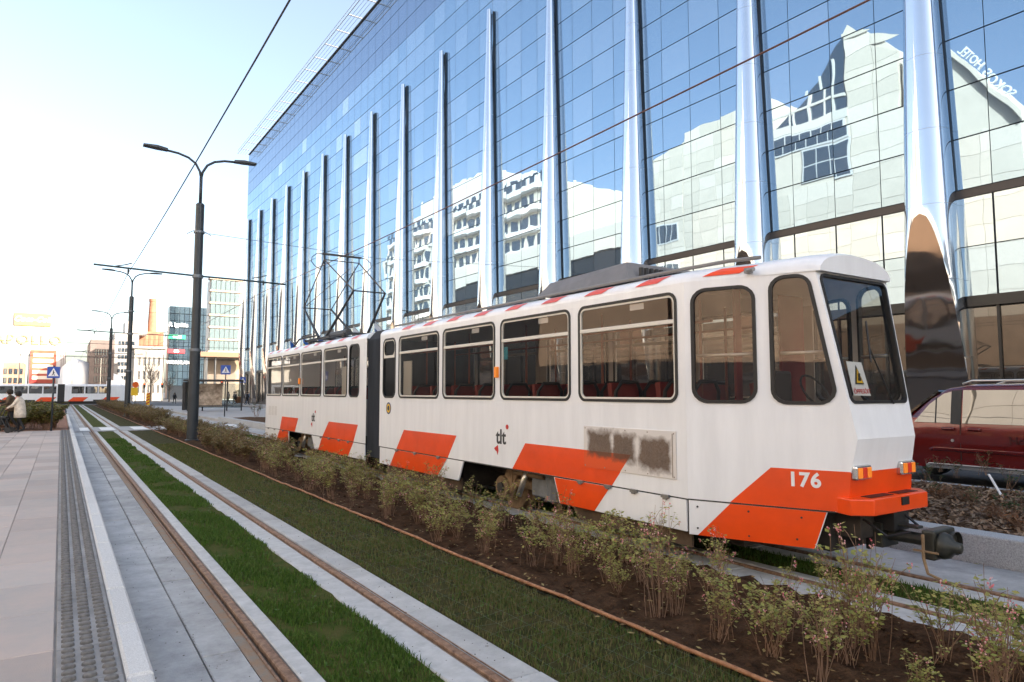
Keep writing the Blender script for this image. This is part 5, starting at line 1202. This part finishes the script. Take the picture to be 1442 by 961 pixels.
for s in (-1, 1):
    for yy in (.24, -.20):
        m = MB(); m.cyl((s*.26-.02, yy, .11), (s*.26+.02, yy, .11), .11, n=14); m.build('wheel', BLACK, wk)
DK = (.015, .015, .018)
far = [(66, 563.5, DK, 90, .3, 'far pedestrian in black carrying an orange bag'), (70.5, 563.2, (.25, .10, .03), 90, .28, 'far pedestrian in a brown coat walking'), (91, 563.6, DK, 90, .35, 'far pedestrian in a long black coat'), (99.5, 563.2, DK, 90, .3, 'far pedestrian in black by the tram bellows'), (117, 563, (.3, .32, .36), 90, .34, 'far pedestrian in a light grey jacket'), (30, 563, DK, 90, .2, 'far pedestrian in black beside a parked sign'), (172, 562, (.35, .2, .16), 90, .25, 'far pedestrian in pinkish brown coat'), (181, 563, (.05, .05, .06), 90, .2, 'far pedestrian in dark clothes at the corner')]
for (px, py, c, a, sd_, lb) in far: person(lb, gnd(px, py, -.055)*.86+Vector((0, 0, -.0077)), radians(a), c, DK, stride=sd_, arms=(-.3, .4), group='pedestrians on the far street', face=False, coat=[(.75, .21, .15), (1.1, .2, .15), (1.4, .19, .14)])
for (x, y, c, lb) in ((20.6, 95, DK, 'person in black standing before the bronze column feet'), (21.3, 98, (.25, .3, .4), 'person in blue jeans and black top near the planter'), (20.2, 101, (.05, .05, .06), 'person in dark coat walking past the columns'), (21.0, 104, DK, 'person in black among the group under the canopy'), (20.6, 107, (.2, .18, .17), 'person in brown under the canopy'), (19.8, 112, DK, 'person in black beyond the planter'), (16.5, 116, (.06, .06, .08), 'person in navy at the far kerb'), (14.8, 118, DK, 'person in black waiting at the far kerb')):
    person(lb, (x, y, .10 if x > 20 else -.06), R.uniform(0, 6), c, DK if c != (.25, .3, .4) else (.06, .10, .18), stride=R.uniform(.05, .25), group='people near the glass block', face=False, coat=[(.78, .21, .15), (1.1, .2, .15), (1.4, .19, .14)])

# ------------------------------------------------------------ the far street: crossing tram, buildings
def far_tram(xs, xe, y, label):
    t = thing('tram', label, 'tram', ((xs+xe)/2, y, -.06), 0, None, world=True); z0 = -.06; nose = 1.1
    m = MB(); m.loft([[(x, y-h_, z0+a), (x, y+h_, z0+a), (x, y+h_, z0+2.85), (x, y+h_*.85, z0+b), (x, y-h_*.85, z0+b), (x, y-h_, z0+2.85)] for x, h_, a, b in ((xs, .6, .5, 2.98), (xs+nose, 1.1, .42, 3.05), (xe-nose, 1.1, .42, 3.05), (xe, .6, .5, 2.98))]); m.build('body', WHITE, t, bevel=.03)
    xm = (xs+xe)/2; m = MB(); m.bb(xm-.45, xm+.45, y-1.12, y+1.12, z0+.4, z0+3.06); m.build('bellows', mat('bellows_far', (.03, .03, .03), .7), t)
    n_ = int((xe-xs-2*nose)/1.8)
    for i in range(n_):
        x = xs+nose+.1+1.8*i
        if abs(x+.8-xm) < 1.3: continue
        m = MB(); m.bb(x, x+1.62, y-1.125, y-1.095, z0+1.62, z0+2.72); w_ = m.build('window', BLACK, t, bevel=.02); m = MB(); m.bb(x+.07, x+1.55, y-1.135, y-1.12, z0+1.69, z0+2.65); m.build('pane', mirror('far_tram_glass', (.8, .8, .8), (.02, .02, .02), .35, wav=.003) if 'far_tram_glass' not in MATS else MATS['far_tram_glass'], w_)
    for a in (xs+1.2, xs+5.6, xm+.9, xm+5.2):
        m = MB(); m.prism([(a, y-1.115, z0+.42), (a+2.0, y-1.115, z0+.42), (a+2.7, y-1.115, z0+1.05), (a+.7, y-1.115, z0+1.05)], (0, .01, 0)); m.build('livery_stripe', ORANGE, t)
    m = MB()
    for a in (xs+3.4, xe-4.6):
        m.bb(a, a+2.2, y-1.13, y-1.0, z0+.1, z0+.66)
    m.bb(xs+1, xe-1, y-.8, y+.8, z0+.02, z0+.45); m.build('bogie', BLACK, t)
    return t
yt = 127
far_tram(onY(124, 555, yt).x-12.4-.0, onY(124, 555, yt).x+7.6 if False else onY(178, 555, yt).x, yt, 'distant white and orange tram crossing the far street')
far_tram(onY(124, 555, yt).x-12.4-20.5, onY(124, 555, yt).x-13.2, yt, 'second distant tram coupled behind the crossing one')
cr_ = thing('car', 'small dark car passing in front of the distant tram', 'car', gnd(140, 562, -.06)*.86+Vector((0, 0, -.008)), 0); m = MB()
m.loft([[(x, -.8, .25), (x, .8, .25), (x, .8, a), (x, -.8, a)] for x, a in ((-2.1, .7), (-1.9, .85), (-1.3, .95), (-.6, 1.42), (.7, 1.45), (1.4, 1.0), (2.0, .85), (2.1, .6))]); m.build('body', mat('car_black', (.02, .02, .022), .3), cr_, bevel=.05)
for x in (-1.3, 1.3):
    for s in (-1, 1):
        m = MB(); m.cyl((x, s*.62, .3), (x, s*.82, .3), .3, n=16); m.build('wheel', BLACK, cr_)
def rect_px(px0, px1, py0, py1, Y):
    a, b = onY(px0, py1, Y), onY(px1, py0, Y); return a.x, b.x, a.z, b.z
def far_house(name, label, px0, px1, ptop, Y, m_, depth=18, group='buildings beyond the far street'):
    x0, x1, _, z1 = rect_px(px0, px1, ptop, 556, Y); t = thing(name, label, 'building', ((x0+x1)/2, Y+depth/2, -.1), 0, group, world=True)
    m = MB(); m.bb(x0, x1, Y, Y+depth, -.1, z1); m.build('wall', m_, t); return t, x0, x1, z1
def windows(t, x0, x1, z0, z1, Y, nx, nz_, gm, fw=.62, fh=.6, fr=None):
    a, b = (x1-x0)/nx, (z1-z0)/nz_
    for i in range(nx):
        for j in range(nz_):
            m = MB(); cx, cz_ = x0+a*(i+.5), z0+b*(j+.5); m.bb(cx-a*fw/2, cx+a*fw/2, Y-.12, Y+.05, cz_-b*fh/2, cz_+b*fh/2); w_ = m.build('window', fr or FDARK, t)
            m = MB(); m.bb(cx-a*fw/2+.08, cx+a*fw/2-.08, Y-.14, Y-.10, cz_-b*fh/2+.08, cz_+b*fh/2-.08); m.build('pane', gm, w_)
FG = mirror('far_glass', (.7, .75, .8), (.03, .045, .06), .3, wav=.004, wscale=.3)
# cinema block
YA = 225
CW = mat('cinema_white', (.68, .65, .60), .6, var=.04)
t, x0, x1, zt_ = far_house('cinema_building', 'bright white cinema block with yellow lettering and red poster', -60, 96, 440, YA, CW, 30)
q0, q1, z0, z1 = rect_px(20, 73, 443, 458, YA); m = MB(); m.bb(q0, q1, YA-.5, YA-.1, z0, z1); sb_ = m.build('sign_board', mat('board_orange', (.60, .33, .10), .5), t)
text('sign_lettering', 'Coca-Cola', (z1-z0)*.58, ((q0+q1)/2, YA-.55, (z0+z1)/2), (1, 0, 0), (0, 0, 1), PAPER, sb_, depth=.05, shear=.35, bold=.03)
c = onY(41, 479, YA); text('cinema_lettering', 'APOLLO', 3.6, (c.x, YA-.3, c.z), (1, 0, 0), (0, 0, 1), mat('letter_yellow', (.60, .45, .16), .5), t, depth=.15, bold=.10, spacing=1.15)
q0, q1, z0, z1 = rect_px(41, 80, 494, 540, YA); m = MB(); m.bb(q0, q1, YA-.4, YA-.05, z0, z1); po = m.build('poster_board', mat('poster_red', (.42, .025, .02), .5, var=.3, scale=.15, col2=(.55, .14, .07)), t)
m = MB(); dx = (q1-q0)
for j in range(5): m.bb(q0+dx*.1, q1-dx*.12, YA-.5, YA-.4, z0+(z1-z0)*(.12+.17*j), z0+(z1-z0)*(.22+.17*j))
m.build('poster_print', mat('poster_pale', (.8, .68, .55), .5), po)
m = MB()
for px in (85, 88, 91): a_, b_, _, _ = rect_px(px, px+1.6, 495, 540, YA); m.bb(a_, b_, YA-.3, YA-.02, 0, rect_px(px, px+1, 495, 540, YA)[3])
m.build('fin', mat('fin_grey', (.35, .25, .22), .6), t)
t, x0, x1, zt_ = far_house('brick_kiosk', 'orange brick corner house in front of the cinema', 2, 34, 511, 190, mat('kiosk_brick', (.36, .20, .13), .8, var=.3, scale=.5), 12)
windows(t, x0, x1, 3.4, zt_-1, 190, 4, 2, FG)
# grey blocks, limestone house, chimney
t, x0, x1, zt_ = far_house('grey_block', 'brown grey cultural block with tall narrow windows', 124, 162, 480, 210, mat('block_brown', (.15, .115, .10), .8, var=.2, scale=.2), 25)
windows(t, x0+1, x1-1, 4, zt_-2, 210, 6, 4, FG, .4, .7)
t, x0, x1, zt_ = far_house('grey_block', 'pale grey office block behind the lamp posts', 158, 196, 470, 235, mat('block_grey_far', (.24, .23, .22), .8, var=.15, scale=.2), 25); windows(t, x0+1, x1-1, 5, zt_-2, 235, 5, 6, FG, .7, .5)
m = MB(); m.bb(x0+3, x0+9, 240, 250, zt_, zt_+4); m.build('plant_room', mat('block_grey', (.4, .38, .36)), t)
t, x0, x1, zt_ = far_house('limestone_house', 'pale limestone house with arched windows beside the beacon', 187, 232, 492, 165, mat('house_lime', (.30, .275, .24), .85, var=.15, scale=.6, bump=.3, bscale=6), 16); windows(t, x0+.6, x1-.5, 1, zt_-1.2, 165, 5, 3, FG, .35, .6, mat('house_frame', (.2, .17, .14), .7))
m = MB(); m.bb(x0-.4, x1+.4, 164.6, 181.2, zt_, zt_+.5); m.build('cornice', mat('house_lime', (.5, .5, .5)), t)
c = onY(215.5, 420, 250); ch_ = thing('brick_chimney', 'tall round orange brick factory chimney', 'chimney', (c.x, 250, -.1), 0, None); BRK = mat('chimney_brick', (.30, .125, .07), .85, var=.2, scale=.6)
zt_ = onY(215, 421, 250).z; zb_ = onY(215, 468, 250).z
m = MB(); m.lathe([(1.35, zb_), (1.0, zt_-1), (1.12, zt_-.9), (1.12, zt_)], 24); m.build('stack', BRK, ch_, ang=40)
m = MB(); m.bb(-4.2, 3.2, -3, 3, 0, zb_); m.build('base', BRK, ch_)
m = MB()
for i in range(5): m.bb(-3.8+1.4*i, -3.2+1.4*i, -3.1, -2.95, zb_*.62, zb_-1)
m.build('base_niche', mat('niche', (.22, .10, .06), .9), ch_)
dm = thing('storage_dome', 'pale ribbed dome behind the distant tram', 'dome', onY(108, 545, 215), 0, None); m = MB(); m.lathe([(4.2, -3), (4.2, 2.5), (3.6, 5), (2.2, 6.6), (.3, 7.3)], 20); m.build('shell', mat('dome_pale', (.66, .66, .66), .5), dm, ang=40)
m = MB(); m.lathe([(3.2, -3), (3.2, 1.5), (2.4, 3), (.3, 3.8)], 16, (7.5, -2, 0)); m.build('small_shell', mat('dome_pale', (.66, .66, .66)), dm, ang=40)
# blue glass office
YB = 205
t, x0, x1, zt_ = far_house('glass_office', 'blue grey glass office with illuminated roof signs', 235, 300, 435, YB, FDARK, 4)
BG = [mirror('office_glass_a', (.62, .72, .80), (.035, .06, .08), .42, wav=.01, wscale=.3), mirror('office_glass_b', (.5, .62, .72), (.05, .08, .10), .35, wav=.01, wscale=.3)]
a, b = (x1-x0)/9, (zt_-3.5)/11; pk = [MB(), MB()]
for i in range(9):
    for j in range(11):
        m = MB(); m.bb(x0+a*i+.06, x0+a*(i+1)-.06, YB-.16, YB-.02, 3.5+b*j+.06, 3.5+b*(j+1)-.06); m.build('glass_panel', R.choice(BG), t)
for (txt, px, py, sz, bc) in (('R ignitis', 251, 458, 1.5, None), ('WIRE', 249, 475, .9, (.01, .34, .16)), ('SEB', 248, 495, .8, (.50, .03, .04)), ('WORKLAND', 253, 511, 1.15, None)):
    c = onY(px, py, YB)
    if bc: m = MB(); m.bb(c.x-2.1, c.x+2.1, YB-.5, YB-.2, c.z-.55, c.z+.55); m.build('sign_board', mat('board_%d' % px+txt, bc, .5), t)
    text('sign_letters', txt, sz, (c.x, YB-.55, c.z), (1, 0, 0), (0, 0, 1), PAPER, t, depth=.05, bold=.05)
# balcony tower over a timber canopy
YD = 178
t, x0, x1, zt_ = far_house('balcony_tower', 'pale tower with glazed balconies over a timber canopy', 291, 349, 399, YD, mat('tower_pale', (.50, .50, .47), .6, var=.1), 4)
zb_ = onY(300, 497, YD).z
BGL = mirror('balcony_glass', (.75, .88, .9), (.20, .27, .28), .40, wav=.004)
for j in range(6):
    za, zb2 = zb_+(zt_-zb_)*j/6, zb_+(zt_-zb_)*(j+1)/6
    m = MB(); m.bb(x0-.3, x1+.3, YD-1.6, YD+.1, za, za+.45); fl_ = m.build('floor_slab', mat('slab_wood', (.36, .27, .20), .7), t)
    for i in range(8):
        q = (x1-x0)/8; m = MB(); m.bb(x0+q*i+.06, x0+q*(i+1)-.06, YD-1.5, YD-1.42, za+.5, zb2-.15); m.build('balcony_pane', BGL, t)
m = MB(); m.bb(x0-.4, x1+.5, YD-1.8, YD+1, zt_, zt_+.5); m.build('roof_edge', mat('slab_wood', (.36, .27, .2)), t)
m = MB(); m.bb(x0-3, x1+2, YD-7, YD, zb_-1.3, zb_-.2); m.build('canopy', mat('canopy_timber', (.20, .12, .07), .7), t)
m = MB(); m.bb(x0, x1, YD-.2, YD-.05, .2, zb_-1.5); m.build('lobby_glazing', mirror('lobby_glass', (.7, .6, .5), (.25, .20, .16), .25, wav=.01, wscale=.4), t)
for px in (287, 302, 338):
    c = onY(px, 545, YD-6); m = MB(); m.cyl((c.x, YD-6, -.1), (c.x, YD-6, zb_-1.2), .25, n=10); m.build('canopy_post', DARK, t)
# bare street trees at the junction
BARK = mat('bark', (.10, .08, .065), .9)
for (px, py, hh) in ((211, 566, 9), (238, 566, 5.5), (213, 565, 8)):
    c = gnd(px, py, -.06); tr = thing('street_tree', 'thin leafless street tree at the far junction', 'tree', c, R.uniform(0, 6), 'leafless trees at the junction'); m = MB()
    m.tube([(0, 0, -.1), (.05, 0, hh*.4), (0, .05, hh*.7)], [.14, .10, .06], 7); m.build('trunk', BARK, tr)
    m = MB()
    for i in range(34):
        z = hh*R.uniform(.3, .7); a = R.uniform(0, 6.28); l = hh*R.uniform(.15, .32); e = Vector((cos(a)*l*.7, sin(a)*l*.7, z+l)); mid = Vector((cos(a)*l*.4, sin(a)*l*.4, z+l*.4)); m.tube([(0, 0, z), mid, e], [.035, .022, .008], 4)
        for q in range(3): a2 = a+R.uniform(-1, 1); m.tube([mid, mid+Vector((cos(a2)*l*.4, sin(a2)*l*.4, l*.4))], [.015, .006], 3)
    m.build('crown', BARK, tr)
# tall dark mast posts on the left of the far street
for (px, top) in ((25, 485), (37, 500), (99, 505), (140, 505), (188, 500)):
    c = gnd(px, 564, -.06)*.9; c.z = -.06; z_ = onY(px, top, c.y).z
    t = thing('street_mast', 'slim street mast at the far street', 'mast', c, 0, 'slim masts along the far street'); m = MB(); m.cyl((0, 0, 0), (0, 0, z_), .12 if px < 50 else .07, .08 if px < 50 else .05, n=8); m.tube([(0, 0, z_), (.2, 0, z_+.5), (.9, 0, z_+.6)], .05, 5); m.build('post', POLE if px < 50 else ALU, t)
